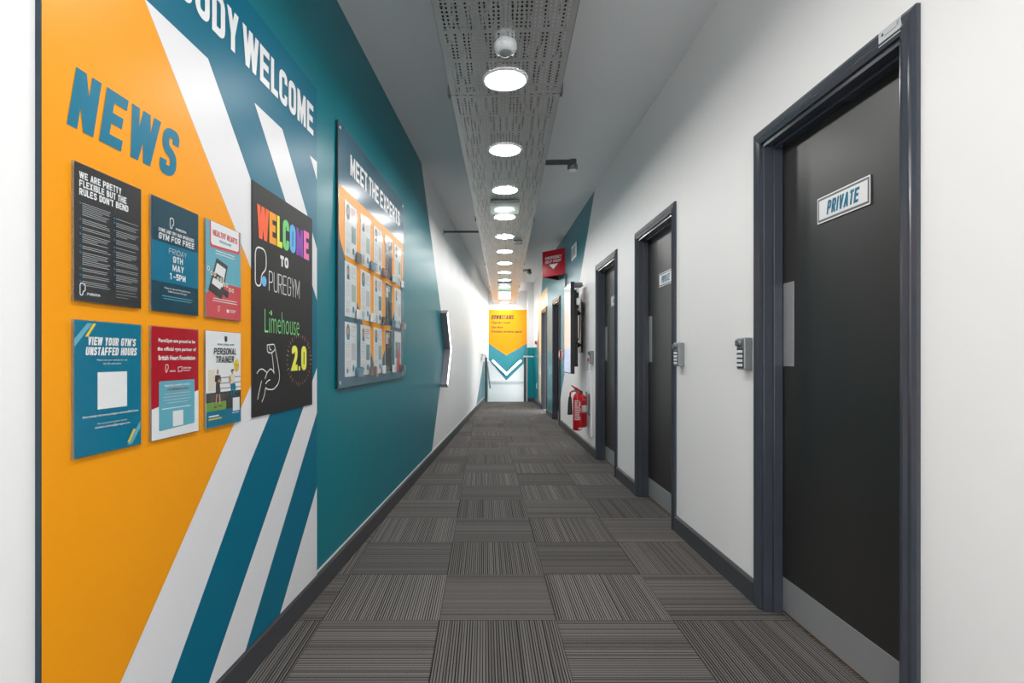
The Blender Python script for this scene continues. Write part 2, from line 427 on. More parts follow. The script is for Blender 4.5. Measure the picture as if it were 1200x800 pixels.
def glyph(ch, w, t):
    a = t/2; X = w-a; T = 1-a; c = w/2; r = min(.24, w*.45)
    g = {
     'A': [([(a*.8, -.05), (c, 1.0), (w-a*.8, -.05)], 0, 0), ([(w*.25, .28), (w*.75, .28)], 0, 0)],
     'B': [([(a, a, 0), (X, a), (X, .53), (a, .53, 0)], 1, r*.8), ([(a, .53, 0), (X-.02, .53), (X-.02, T), (a, T, 0)], 1, r*.8)],
     'C': [([(X, .66), (X, T), (a, T), (a, a), (X, a), (X, .34)], 0, r)],
     'D': [([(a, a, 0), (X, a), (X, T), (a, T, 0)], 1, r)],
     'E': [([(w, a), (a, a), (a, T), (w, T)], 0, 0), ([(a, .51), (w*.9, .51)], 0, 0)],
     'F': [([(a, 0), (a, T), (w, T)], 0, 0), ([(a, .49), (w*.88, .49)], 0, 0)],
     'G': [([(X, .68), (X, T), (a, T), (a, a), (X, a), (X, .48, 0), (c, .48)], 0, r)],
     'H': [([(a, 0), (a, 1)], 0, 0), ([(X, 0), (X, 1)], 0, 0), ([(a, .5), (X, .5)], 0, 0)],
     'I': [([(c, 0), (c, 1)], 0, 0)],
     'J': [([(X, 1), (X, a), (a, a), (a, .3)], 0, r)],
     'K': [([(a, 0), (a, 1)], 0, 0), ([(X+a*.3, 1.05), (a*1.6, .42)], 0, 0), ([(w*.42, .56), (X+a*.4, -.05)], 0, 0)],
     'L': [([(a, 1), (a, a), (w, a)], 0, 0)],
     'M': [([(a, 0), (a, 1), (c, .22), (X, 1), (X, 0)], 0, 0)],
     'N': [([(a, 0), (a, 1)], 0, 0), ([(X, 0), (X, 1)], 0, 0), ([(a*.9, 1.04), (X+a*.1, -.04)], 0, 0)],
     'O': [([(a, a), (X, a), (X, T), (a, T)], 1, r)],
     'P': [([(a, 0), (a, 1)], 0, 0), ([(a, .44, 0), (X, .44), (X, T), (a, T, 0)], 1, r)],
     'Q': [([(a, a), (X, a), (X, T), (a, T)], 1, r), ([(c, .25), (w, 0)], 0, 0)],
     'R': [([(a, 0), (a, 1)], 0, 0), ([(a, .46, 0), (X, .46), (X, T), (a, T, 0)], 1, r), ([(c, .46), (X+a*.1, -.03)], 0, 0)],
     'S': [([(X, .70), (X, T), (a, T), (a, .56), (X, .44), (X, a), (a, a), (a, .30)], 0, r)],
     'T': [([(0, T), (w, T)], 0, 0), ([(c, 0), (c, T)], 0, 0)],
     'U': [([(a, 1), (a, a), (X, a), (X, 1)], 0, r)],
     'V': [([(a*.8, 1.05), (c, 0), (w-a*.8, 1.05)], 0, 0)],
     'W': [([(a*.7, 1.05), (w*.28, 0), (c, 1.0), (w*.72, 0), (w-a*.7, 1.05)], 0, 0)],
     'X': [([(a, 1), (X, 0)], 0, 0), ([(X, 1), (a, 0)], 0, 0)],
     'Y': [([(a*.9, 1.02), (c, .42), (w-a*.9, 1.02)], 0, 0), ([(c, 0), (c, .45)], 0, 0)],
     'Z': [([(0, T), (X, T), (a, a), (w, a)], 0, 0)],
     '0': [([(a, a), (X, a), (X, T), (a, T)], 1, r)],
     '1': [([(c, 0), (c, 1)], 0, 0), ([(w*.1, .76), (c, .94)], 0, 0)],
     '2': [([(a, .68), (a, T), (X, T), (X, .58), (a, a, 0), (w, a)], 0, r)],
     '5': [([(w*.95, T), (a, T, 0), (a, .55, 0), (X, .58), (X, a), (a, a), (a, .25)], 0, r)],
     '9': [([(a, .3), (a, a), (X, a), (X, T), (a, T), (a, .45), (X, .45, 0)], 0, r)],
     '-': [([(w*.12, .45), (w*.88, .45)], 0, 0)], "'": [([(c, .72), (c, 1)], 0, 0)], '.': [([(c, 0), (c, t)], 0, 0)],
    }
    return g.get(ch, [])
def text(bm, s, u0, u1, v0, v1, w, mi=0, th=.17, slant=0., colors=None, gap=.085, wob=0.):
    hgt = v1-v0
    ws = [(.24 if c == ' ' else .16 if c in "'." else GW.get(c, .50)) for c in s]
    nat = sum(ws) + gap*(len(s)-1)
    k = ((u1-u0)/hgt - slant)/nat; x = 0; q_ = 0
    for i, c in enumerate(s):
        gw = ws[i]*k; wb = random.uniform(-wob, wob)
        def tf(px, py, x=x, wb=wb): return (u0 + (x + px + slant*py)*hgt, -w-lift, v0 + (py*(1+wb) - wb*.3)*hgt)
        tk = min(th, gw*(.95 if c in "I1'.-" else .48))
        for pts, closed, r in glyph(c, gw, tk):
            q_ += 1; lift = .00012*(q_ % 5)
            stroke(bm, fillet([tuple(p) for p in pts], closed, r*min(1, gw/.45)), bool(closed), tk, tf, colors[i] if colors else mi, (0, 1))
        x += gw + gap*k
def path(bm, pts, th, w, mi=0, closed=False, r=.0):
    stroke(bm, fillet([tuple(p) for p in pts], closed, r), closed, th, lambda x, y: (x, -w, y), mi)
def ftext(bm, s, u0, u1, v0, v1, w, mi=0, bold=0., shear=0.):
    c = bpy.data.curves.new('t', 'FONT'); c.body = s; c.resolution_u = 2; c.offset = bold; c.shear = shear
    o = bpy.data.objects.new('t', c); COL.objects.link(o)
    dg = bpy.context.evaluated_depsgraph_get(); me = o.evaluated_get(dg).to_mesh()
    xs = [v.co.x for v in me.vertices]; ys = [v.co.y for v in me.vertices]
    if xs:
        x0, x1, y0, y1 = min(xs), max(xs), min(ys), max(ys)
        vs = [bm.verts.new((u0+(v.co.x-x0)/(x1-x0)*(u1-u0), -w, v0+(v.co.y-y0)/(y1-y0)*(v1-v0))) for v in me.vertices]
        for p in me.polygons:
            try:
                f = bm.faces.new([vs[i] for i in p.vertices]); f.material_index = mi; f.normal_update()
                if f.normal.y > 0: f.normal_flip()
            except ValueError: pass
    o.evaluated_get(dg).to_mesh_clear(); bpy.data.objects.remove(o); bpy.data.curves.remove(c)
def lines(bm, u0, u1, v0, v1, n, w, mi, fill=.38, centre=False):   # rows of tiny print
    p = (v1-v0)/n
    for i in range(n):
        e = u1 - (u1-u0)*random.uniform(0, .16)
        if i % 4 == 3: e = u0+(u1-u0)*random.uniform(.35, .7)
        off = ((u1-e)/2 if centre else 0)
        rect(bm, u0+off, e+off, v1-i*p-p*fill, v1-i*p, w, mi)
def logo(bm, u, v, s, w, mi, th=.09):   # rounded outline letter P with open foot
    path(bm, [(u, v), (u, v+s), (u+s*.55, v+s), (u+s*.55, v+s*.42), (u+s*.30, v+s*.30), (u+s*.30, v)], s*th, w, mi, True, s*.24)

# ================================================================== ROOM
def left_pt(Y, d=0.): return XL0+KL*Y + d/NL, Y - d*KL/NL
b = bm_()
fl = [(-1.6, YB-.2), (1.55, YB-.2), (1.55, YS), (-1.6, YS)]
f0 = [b.verts.new((x, y, 0)) for x, y in fl]; f1 = [b.verts.new((x, y, -.2)) for x, y in fl]
b.faces.new(f0); b.faces.new(f1)
for i in range(4): b.faces.new((f0[i], f0[(i+1) % 4], f1[(i+1) % 4], f1[i]))
struct('floor', b, 'carpet', 'dark grey striped carpet tiles laid in alternating directions')
b = bm_(); box(b, -1.7, 1.7, YB-.2, YE+.3, CEIL, CEIL+.15); struct('ceiling', b, 'ceil', 'plain pale grey ceiling above the perforated tray')
b = bm_()
p0, p1 = left_pt(YB-.1), left_pt(YE+.1)
q0, q1 = left_pt(YB-.1, -.2), left_pt(YE+.1, -.2)
a_ = [b.verts.new((x, y, -2.4)) for x, y in (p0, p1, q1, q0)]; c_ = [b.verts.new((x, y, CEIL+.05)) for x, y in (p0, p1, q1, q0)]
b.faces.new(a_); b.faces.new(c_)
for i in range(4): b.faces.new((a_[i], a_[(i+1) % 4], c_[(i+1) % 4], c_[i]))
struct('wall_left', b, 'wall_l', 'long left wall painted teal with an arrow edge then white')
DOORS = [(1.575, 2.53), (3.58, 4.53), (5.17, 6.13), (9.07, 10.05), (11.0, 12.0)]   # outer edges of the architraves
AW = .055
OPEN = [(a+AW, b_-AW) for a, b_ in DOORS]; DTOP = 2.075
b = bm_(); y = YB-.1
for a, e in OPEN:
    box(b, XR, XR+.22, y, a, -.2, CEIL+.05); box(b, XR, XR+.22, a, e, DTOP, CEIL+.05); y = e
WA, WB, WZ0, WZ1 = 14.3, 15.6, -.2, 2.6  # opening for a hidden window added to brighten the stairwell
box(b, XR, XR+.22, y, WA, -2.4, CEIL+.05); box(b, XR, XR+.22, WB, YE+.1, -2.4, CEIL+.05); box(b, XR, XR+.22, WA, WB, -2.4, WZ0); box(b, XR, XR+.22, WA, WB, WZ1, CEIL+.05)
struct('wall_right', b, 'wall_r', 'long white right wall with a teal wedge beyond the third door', recalc=False)
XB = XL0+KL*YB                  # the corridor's near end: unseen glazed screen added to let in fill daylight
wn = bpy.data.objects.new('fill_window_1', None); COL.objects.link(wn); wn.location = (XB, YB, 0); wn['kind'] = 'structure'; wn['label'] = 'unseen glazed screen added for daylight at the near end, behind the viewpoint'
b = bm_(); WL = XR-XB
for x0, x1, za, zb in ((0, .06, 0, CEIL), (WL-.06, WL, 0, CEIL), (.06, WL-.06, 0, .08), (.06, WL-.06, CEIL-.08, CEIL), (.06, WL-.06, 2.1, 2.15), (WL/2-.03, WL/2+.03, .08, 2.1)): box(b, x0, x1, -.06, 0, za, zb)
obj('window_frame', b, 'frame', wn)
b = bm_(); box(b, .06, WL-.06, -.034, -.028, .08, CEIL-.08); obj('pane', b, 'acrylic', wn)
wn = bpy.data.objects.new('fill_window_2', None); COL.objects.link(wn); wn.location = (XR+.10, WA, WZ0); wn['kind'] = 'structure'; wn['label'] = 'added stairwell window for fill daylight, hidden behind the teal stair wall'
b = bm_(); wl, wh = WB-WA, WZ1-WZ0
for ya, yb, za, zb in ((0, .05, 0, wh), (wl-.05, wl, 0, wh), (.05, wl-.05, 0, .05), (.05, wl-.05, wh-.05, wh), (wl/2-.02, wl/2+.02, .05, wh-.05)): box(b, 0, .05, ya, yb, za, zb)
obj('window_frame', b, 'white', wn)
b = bm_(); box(b, .022, .028, .05, wl-.05, .05, wh-.05); obj('pane', b, 'acrylic', wn)
b = bm_(); box(b, -.6, 1.7, YE, YE+.2, .43, CEIL+.05); struct('wall_end', b, 'wall', 'white wall over the stairwell at the corridor end')
b = bm_(); box(b, -.6, 1.7, YE-.06, YE+.2, -2.4, .36); struct('wall_end_lower', b, 'wall', 'white lower wall below the shade-grey ledge in the stairwell')
b = bm_(); box(b, .09, XR, YE-.08, YE+.05, .36, .43); struct('trim_shade_1', b, 'lgrey', 'ledge across the stairwell end wall, painted grey for its shading')  # grey colour stands for the shaded band at the ledge
b = bm_(); box(b, 1.075, XR, YS+.02, YS+.16, -2.4, CEIL+.03); struct('wall_stair', b, 'wall_e', 'narrow wall beside the stairs, teal below and white above')
b = bm_()
for i in range(8):
    box(b, -.02, XR, YS+.27*i, YS+.27*(i+1) if i < 6 else YE-.06, -2.4, -.18*(i+1))
    if YS+.27*(i+2) > YE-.06: break
struct('stairs', b, 'stair', 'stairs going down at the end of the corridor', recalc=False)
# skirting boards
b = bm_()
SK, SH = .015, .105
def skirt_profile(bm, pa, pb, n):   # board with a chamfered top between floor points pa -> pb, n = outward normal
    pr = [(0, 0), (SK, 0), (SK, SH-.012), (SK*.45, SH), (0, SH)]
    A = [bm.verts.new((pa[0]+n[0]*d, pa[1]+n[1]*d, z)) for d, z in pr]; B = [bm.verts.new((pb[0]+n[0]*d, pb[1]+n[1]*d, z)) for d, z in pr]
    bm.faces.new(A); bm.faces.new(B)
    for i in range(5): bm.faces.new((A[i], A[(i+1) % 5], B[(i+1) % 5], B[i]))
skirt_profile(b, left_pt(YB), left_pt(YS), (1/NL, -KL/NL))
struct('baseboard_left', b, 'skirt', 'dark grey skirting board along the left wall')
bl = bpy.data.objects['baseboard_left']
b = bm_(); tube(b, [left_pt(2.6, .002) + (SH+.003,), left_pt(YS-.1, .002) + (SH+.003,)], .0055, 6); o = obj('skirting_top_line', b, 'white', bl); o['label'] = 'thin white line along the top of the skirting'  # thin white bead laid along the skirting top
ys = [YB] + [v for d in DOORS for v in d] + [YS+.02]
for k in range(0, len(ys), 2):
    b = bm_(); skirt_profile(b, (XR, ys[k]), (XR, ys[k+1]), (-1, 0))
    struct('baseboard_right', b, 'skirt', 'dark grey skirting board along the right wall')
b = bm_(); skirt_profile(b, (1.075, YS+.02), (XR-SK, YS+.02), (0, -1)); struct('baseboard_end', b, 'skirt', 'dark skirting board under the teal stair wall')

# ================================================================== DOORS
def door(n, Ya, Yb, label, lock_plate=True):
    Yc = (Ya+Yb)/2; loc, r = frame('R', Yc, 0)
    t = bpy.data.objects.new('door_%d' % n, None); COL.objects.link(t); t.location = loc; t.rotation_euler = (0, 0, r)
    t['kind'] = 'structure'; t['label'] = label; t['category'] = 'door'
    hw = (Yb-Ya)/2; ow = hw-AW; top = DTOP+AW
    b = bm_()                                               # architrave: moulded, three sides
    pr = [(0, 0), (0, .012), (.012, .018), (.030, .014), (.042, .020), (AW+.004, .014), (AW+.004, 0)]   # (inwards from outer edge, out of wall)
    segs = []
    for px_, pv in pr:
        segs.append([(-hw+px_, 0, pv), (-hw+px_, top-px_, pv), (hw-px_, top-px_, pv), (hw-px_, 0, pv)])
    rows = [[b.verts.new((u, -wv, v)) for u, v, wv in s] for s in segs]
    for i in range(len(rows)-1):
        for k in range(3): b.faces.new((rows[i][k], rows[i][k+1], rows[i+1][k+1], rows[i+1][k]))
    fr = obj('architrave', b, 'frame', t, recalc=True)
    b = bm_()                                               # lining with a rebated stop
    D = .16 if n < 5 else .22
    for s in (-1, 1):
        u0, u1 = sorted((s*ow, s*(ow-.022))); wbox(b, u0, u1, -D, .004, 0, DTOP, bevel=.002)
        u0, u1 = sorted((s*(ow-.022), s*(ow-.034))); wbox(b, u0, u1, -.075, -.035, 0, DTOP-.034, bevel=.002)
    wbox(b, -ow, ow, -D, .004, DTOP-.022, DTOP, bevel=.002); wbox(b, -ow+.022, ow-.022, -.075, -.035, DTOP-.034, DTOP-.022, bevel=.002)
    obj('lining', b, 'frame', t)
    if n == 5:                                              # stands open: only the frame shows
        b = bm_(); wbox(b, -ow, ow, -D-.06, -.02, -.02, .006); obj('threshold', b, 'steel', t)
        return t
    dw = ow-.024
    b = bm_(); wbox(b, -dw, dw, -.12, -.077, .008, DTOP-.026, bevel=.002); lf = obj('door_leaf', b, 'door', t)
    b = bm_(); wbox(b, -dw+.004, dw-.004, -.078, -.0752, .012, .158, bevel=.0008)
    for i in range(5):
        for v in (.03, .14): disc(b, -dw+.03+i*(2*dw-.06)/4, v, .004, .004, .0752-.15+.0002, 0, 8)
    kp = obj('kick_plate', b, 'steel', t); kp['label'] = 'brushed steel kick plate'
    b = bm_(); wbox(b, -dw, dw, -.0768, -.076, .008, .012); obj('bottom_edge', b, 'bronze', t)
    if lock_plate:
        b = bm_(); wbox(b, -dw+.012, -dw+.092, -.078, -.0755, 1.085, 1.447, bevel=.0008)
        pl = obj('finger_plate', b, 'steel', t); pl['label'] = 'satin metal finger plate'
    b = bm_()
    for v in (.25, 1.05, 1.85): lathe(b, [(.007, v-.05), (.007, v+.05)], 10, at=(dw+.004, .068, 0))
    obj('hinge', b, 'steel_dk', t)
    return t
door(1, *DOORS[0], 'nearest dark grey door in a gloss grey frame, lettered PRIVATE')
door(2, *DOORS[1], 'second dark grey door along the right wall')
door(3, *DOORS[2], 'third dark grey door along the right wall, before the extinguishers')
door(4, *DOORS[3], 'dark door just beyond the wall screen', False)
door(5, *DOORS[4], 'farthest doorway on the right, standing open in a cream surround', False)
d1 = [o for o in bpy.data.objects if o.name == 'door_1'][0]
b = bm_(); wbox(b, .335, .425, .0145, .0185, DTOP+.006, DTOP+.050); rect(b, .36, .41, DTOP+.028, DTOP+.030, .0188, 1); disc(b, .352, DTOP+.036, .005, .005, .0188, 1, 10); rect(b, .41, .42, DTOP+.03, DTOP+.045, .0188, 2)
o = obj('label_plate', b, ['lgrey', 'black', 'grey'], d1); o['label'] = 'small silver label plate on the frame head'

def code_lock(name, Y, z, label):
    t = wall_thing(name, label, 'lock', 'R', Y, z, 'push button code locks')
    b = bm_(); wbox(b, -.039, .039, 0, .040, -.074, .074, bevel=.005); obj('lock_body', b, 'keypad', t)
    b = bm_(); wbox(b, -.033, .033, .038, .0425, -.066, .026, bevel=.002); kp = obj('keypad', b, 'black', t)
    for r_ in range(4):
        for c_ in range(3):
            b = bm_(); wbox(b, -.027+c_*.020, -.013+c_*.020, .042, .0455, -.060+r_*.021, -.047+r_*.021, bevel=.001)
            obj('button', b, 'white', kp)
    b = bm_(); lathe(b, [(.019, -.039), (.019, -.050), (.015, -.054)], 18, axis='y', at=(-.008, 0, .050)); wbox(b, -.012, -.004, .05, .060, .037, .063)
    obj('turn_knob', b, 'steel_dk', t)
    return t
cl = code_lock('code_lock', 2.60, 1.14, 'grey push-button code lock on the wall beside the nearest PRIVATE door')
l_, r_ = frame('R', 3.475, 1.14); dup(cl, l_, r_, 'grey push-button code lock beside the near edge of the second door')
l_, r_ = frame('R', 6.33, 1.12); dup(cl, l_, r_, 'small grey code lock on the wall beyond the third door, above the extinguisher notices')

def door_sign(Yc, z, label, wd=.30, ht=.10):
    t = wall_thing('door_sign', label, 'sign', 'R', Yc, z, 'door name signs', d=-.077)
    b = bm_(); wbox(b, -wd/2, wd/2, 0, .004, -ht/2, ht/2, bevel=.001); obj('sign_frame', b, 'steel_dk', t)
    b = bm_(); wbox(b, -wd/2, wd/2, .0041, .0044, -ht/2, ht/2, 0); wbox(b, -wd/2+.005, wd/2-.005, .0045, .0048, -ht/2+.005, ht/2-.005, 1); wbox(b, -wd/2+.013, wd/2-.013, .0049, .0053, -ht/2+.013, ht/2-.013, 0)
    obj('sign_face', b, ['paper', 'steel_dk'], t)
    b = bm_(); text(b, 'PRIVATE', -wd*.30, wd*.33, -ht*.26, ht*.26, .0057, 0, .2, .18)
    obj('lettering', b, 'blue', t)
    return t
ds = door_sign(2.035, 1.695, 'white PRIVATE sign on the nearest dark door')
l_, r_ = frame('R', 4.02, 1.695, -.077); dup(ds, l_, r_, 'white PRIVATE sign on the second dark door')
l_, r_ = frame('R', 5.60, 1.695, -.077); dup(ds, l_, r_, 'small white sign on the third dark door')

# ================================================================== CEILING TRAY AND LIGHTS
def tray_loc(Y, z=TRAYZ, dx=0.): return (TX0+KT*Y+dx, Y, z)
TR = -math.atan(KT)
HW = .316
LY = [3.05, 4.08, 5.06, 6.03, 7.02, 8.01, 9.01, 10.0, 11.0, 12.0, 13.0, 14.0, 15.5]
LB = [2.03, 1.0, 0., -1.]
def cable_tray(Y0, Y1, label):
    t = thing('cable_tray', label, 'cable tray', tray_loc(Y0), TR, 'perforated ceiling trays')
    L = (Y1-Y0)*math.hypot(1, KT) - .006
    b = bm_(); box(b, -HW, HW, 0, L, 0, .0015); obj('perforated_sheet', b, 'perf', t)
    for s in (-1, 1):
        b = bm_(); x0, x1 = sorted((s*HW, s*(HW+.002))); box(b, x0, x1, 0, L, -.004, .062); x0, x1 = sorted((s*(HW-.012), s*(HW+.002))); box(b, x0, x1, 0, L, .062, .064)
        obj('side_flange', b, 'galv', t)
        b = bm_(); x0, x1 = sorted((s*(HW+.003), s*(HW+.016))); box(b, x0, x1, L-.03, L+.03, -.006, .05, bevel=.002); obj('joint_clip', b, 'steel_dk', t)
    for x0, n_, zc in ((-.27, 3, .012), (-.20, 2, .012), (.17, 2, .012), (.255, 2, .012), (-.10, 4, .102), (.03, 3, .102), (.10, 2, .102)):  # black cables added to darken the view through the tray holes
        b = bm_()
        for k in range(n_):
            ph = random.random()*6
            tube(b, [(x0+.017*k+.018*math.sin(ph+i*.9), .02+i*(L-.04)/24, zc) for i in range(25)], .009, 6)
        obj('added_cables', b, 'black', t)
    for yl in LY + LB:
        if Y0 <= yl < Y1:
            b = bm_(); lathe(b, [(.112, .002), (.112, .010), (.104, .075), (.05, .085)], 24, at=(0, (yl-Y0)*math.hypot(1, KT), 0)); obj('lamp_can', b, 'galv', t)
    for yy in (L*.25, L*.75):
        for s in (-1, 1):
            b = bm_(); lathe(b, [(.005, .002), (.005, CEIL-TRAYZ)], 8, at=(s*.24, yy, 0)); obj('hanger_rod', b, 'galv', t)
segY = [-1.5, .23, 3.23, 6.20, 9.20, 12.20, 15.75]
segL = ['perforated metal tray overhead behind the viewpoint', 'nearest perforated metal tray length, carrying the white dome camera',
        'second perforated tray length, with the clear exit blade under it', 'third perforated tray length, with the small dark box under it',
        'fourth perforated tray length, above the red help point sign', 'last perforated tray length, reaching over the stairwell']
for k in range(6): cable_tray(segY[k], segY[k+1], segL[k])

def downlight(label):
    t = thing('downlight', label, 'ceiling light', (0, 0, 0), 0, 'round downlights in the tray')
    b = bm_(); lathe(b, [(.110, -.001), (.112, -.009), (.118, -.010), (.126, -.005), (.126, -.0005)], 40, cap=False); obj('trim_ring', b, 'white', t)
    b = bm_()
    prof = [(.110, -.006), (.085, -.008), (.045, -.0092)]
    lathe(b, prof, 28, cap=False); vs = [v for v in b.verts if abs(math.hypot(v.co.x, v.co.y)-.045) < 1e-4]
    vs.sort(key=lambda v: math.atan2(v.co.y, v.co.x)); b.faces.new(vs)
    bmesh.ops.recalc_face_normals(b, faces=b.faces)
    for f in b.faces:
        if f.normal.z > 0: f.normal_flip()
    o = obj('diffuser', b, 'lamp', t); o['label'] = 'glowing white diffuser'
    return t
ORD = ['nearest', 'second', 'third', 'fourth', 'fifth', 'sixth', 'seventh', 'eighth', 'ninth', 'tenth', 'eleventh', 'twelfth', 'thirteenth']
LY = [3.05, 4.08, 5.06, 6.03, 7.02, 8.01, 9.01, 10.0, 11.0, 12.0, 13.0, 14.0, 15.5]
first = None
for i, Y in enumerate(LY):
    lab = {0: 'largest round white downlight, just behind the dome camera', 12: 'last round downlight of the tray, against the end wall above the DOWNSTAIRS panel'}.get(i, '%s round white downlight counted from the dome camera along the tray' % ORD[i])
    if first is None: first = downlight(lab); first.location = tray_loc(Y, TRAYZ-.0005); first.rotation_euler[2] = TR
    else: dup(first, tray_loc(Y, TRAYZ-.0005), TR, lab)
for Y in LB:
    dup(first, tray_loc(Y, TRAYZ-.0005), TR, 'round white downlight in the tray overhead, out of view')

t = thing('dome_camera', 'small white dome security camera under the tray, before the largest downlight', 'security camera', tray_loc(2.69, TRAYZ), TR)
b = bm_(); lathe(b, [(.050, 0), (.056, -.008), (.057, -.030), (.050, -.044), (.036, -.052)], 36); obj('housing', b, 'white', t)
b = bm_(); lathe(b, [(.034, -.050), (.033, -.060), (.027, -.071), (.015, -.079), (.004, -.082)], 28); dm = obj('dome', b, 'acrylic_edge', t)
b = bm_(); lathe(b, [(.026, -.0525), (.025, -.058), (.018, -.066), (.008, -.071)], 24); obj('lens', b, 'steel_dk', t)

def exit_blade(Y, label, wd=.28, ht=.14):
    t = thing('hanging_exit_sign', label, 'exit sign', tray_loc(Y), TR, 'clear exit blades')
    b = bm_(); box(b, -wd*.5, wd*.5, -.018, .018, -.026, -.001, bevel=.003); obj('mounting_rail', b, 'steel_dk', t)
    b = bm_(); pts = [(-wd/2, -.022), (-wd/2, -ht), (wd/2, -ht), (wd/2, -.022)]
    q = fillet([(-wd/2, -.022, 0), (-wd/2, -ht, .03), (wd/2, -ht, .03), (wd/2, -.022, 0)], True, 0)
    prism(b, [tuple(p) for p in q], -.003, .003); obj('clear_panel', b, 'blade', t, recalc=True)
    return t
eb = exit_blade(5.39, 'clear glass exit blade hanging below the tray between the third and fourth downlights')
dup(eb, tray_loc(11.3), TR, 'distant clear blade hanging below the tray, before the green lit exit sign')
t = thing('exit_sign', 'small pale green lit exit sign hanging at the far end of the tray', 'exit sign', tray_loc(12.75), TR)
b = bm_(); box(b, -.14, .14, -.02, .02, -.03, -.001, bevel=.003); obj('mounting_rail', b, 'white', t)
M['green'] = emit_mat('exit_green', (.45, .95, .72), .9); M['greenw'] = emit_mat('exit_white', (.85, 1., .93), 1.1)
b = bm_(); box(b, -.14, .14, -.008, .008, -.20, -.03, 0, bevel=.002)
rect(b, -.09, -.03, -.17, -.06, .0085, 1); poly(b, [(0, -.105), (.06, -.105), (.06, -.08), (.10, -.115), (.06, -.15), (.06, -.125), (0, -.125)], .0085, 1)
obj('lit_panel', b, ['green', 'greenw'], t)

t = thing('sensor_box', 'small dark grey box fixed under the tray, right of the lights', 'sensor', (.437, 7.28, TRAYZ), TR)
b = bm_(); box(b, -.055, .055, -.04, .04, -.045, -.0005, bevel=.004); obj('housing', b, 'steel_dk', t)
b = bm_(); lathe(b, [(.018, -.045), (.016, -.052), (.006, -.056)], 16); obj('lens', b, 'grey', t)

M['arm_dk'] = mat('dark_zinc', (.05, .052, .053), .4, .3)
def side_sensor(label, arm):
    t = thing('presence_sensor', label, 'sensor', (0, 0, 0), TR, 'sensors on side arms')
    b = bm_(); box(b, -arm, .03, -.018, .018, -.012, -.002, bevel=.001); box(b, -arm, .03, -.018, .018, .006, .020, bevel=.001); box(b, -.02, .025, -.02, .02, -.012, .026, bevel=.002); obj('side_arm', b, 'arm_dk', t)
    b = bm_(); lathe(b, [(.020, -.012), (.024, -.02), (.040, -.022)], 24); obj('collar', b, 'arm_dk', t)
    b = bm_(); lathe(b, [(.036, -.022), (.041, -.026), (.041, -.052), (.034, -.060)], 28); obj('sensor_body', b, 'steel_dk', t)
    b = bm_(); lathe(b, [(.033, -.060), (.031, -.068), (.020, -.078), (.006, -.082)], 24); obj('lens', b, 'lgrey', t)
    return t
s1 = side_sensor('grey round sensor on an arm right of the tray, above the third door', .215); s1.location = (.70, 4.42, 2.672)
s2 = side_sensor('distant grey sensor on a short arm, above the red help point sign', .115); s2.location = (.80, 9.94, 2.672)
t = thing('support_rail', 'thin dark metal rail from the left wall to the tray', 'rail', (left_pt(6.87)[0], 6.87, 2.672), 0)
b = bm_(); xx = tray_loc(6.87)[0]-HW-.004-left_pt(6.87)[0]; box(b, .006, xx, -.012, .012, -.010, .012, bevel=.002); obj('channel', b, 'arm_dk', t)
b = bm_(); box(b, 0, .006, -.03, .03, -.025, .03, bevel=.001); obj('wall_plate', b, 'steel_dk', t)

# ================================================================== LEFT WALL: MURAL PANEL
PZ0, PZ1, PY0, PY1, PT = .107, 2.372, 1.106, 2.592, .012
t = wall_thing('mural_panel', 'large orange, white and teal printed panel lettered NEWS on the left wall', 'wall panel', 'L', PY0, 0)
def U(Y): return lu(Y, PY0)
U1 = U(PY1)
b = bm_(); wbox(b, 0, U1, .0005, PT, PZ0, PZ1, 0)
obj('board', b, 'p_edge', t)
b = bm_()
rect(b, 0.002, U1, PZ0, PZ1, PT+.0003, 0)                       # teal ground
ZT = 2.035
def P(*a): return [(min(U1, max(.002, U(y))), z) for y, z in a]
K = 1.23
# orange ground, up to the top edge of the panel
poly(b, [(.002, PZ0), (.004, PZ0), (U(1.3245), .347), (U(1.706), .752), (U(2.155), K), (U(1.715), 1.70), (U(1.407), ZT), (U(1.09)+.02, PZ1), (.002, PZ1)], PT+.0006, 1)
# white chevron stripes
poly(b, [(U(1.407), ZT), (U(1.715), 1.70), (U(2.155), K), (U(1.706), .752), (U(1.3245), .347), (U(1.10), PZ0), (U(1.39), PZ0), (U(1.515), .2347), (U(1.952), .7486), (U(2.43), K), (U(1.938), 1.775), (U(1.694), ZT)], PT+.0009, 2)
poly(b, [(U(1.987), ZT), (U(2.2525), 1.752), (U(2.592), 1.39), (U(2.592), 1.63), (U(2.435), 1.803), (U(2.217), ZT)], PT+.0009, 2)
poly(b, [(U(1.698), .127), (U(1.68), PZ0), (U(1.922), PZ0), (U(2.366), .608), (U(2.592), .865), (U(2.592), 1.075), (U(2.189), .647)], PT+.0009, 2)
poly(b, [(U(2.507), ZT), (U(2.592), 1.95), (U(2.592), ZT)], PT+.0009, 2)
poly(b, [(U(2.197), PZ0), (U(2.592), PZ0), (U(2.592), .519)], PT+.0009, 2)
obj('printed_face', b, ['p_teal', 'p_orange', 'p_white'], t)
b = bm_(); text(b, 'NEWS', U(1.168), U(1.556), 1.615, 1.748, PT+.0014, 0, .205, .19, gap=.12)
o = obj('lettering', b, 'tprint', t); o['label'] = 'blue NEWS lettering'
b = bm_()
text(b, 'WELCOME', U(1.905), U(2.545), 2.137, 2.272, PT+.0014, 0, .19, 0)
text(b, 'EVERYBODY', U(1.10), U(1.875), 2.137, 2.272, PT+.0014, 0, .19, 0)
o = obj('lettering', b, 'paper', t); o['label'] = 'white EVERYBODY WELCOME lettering'

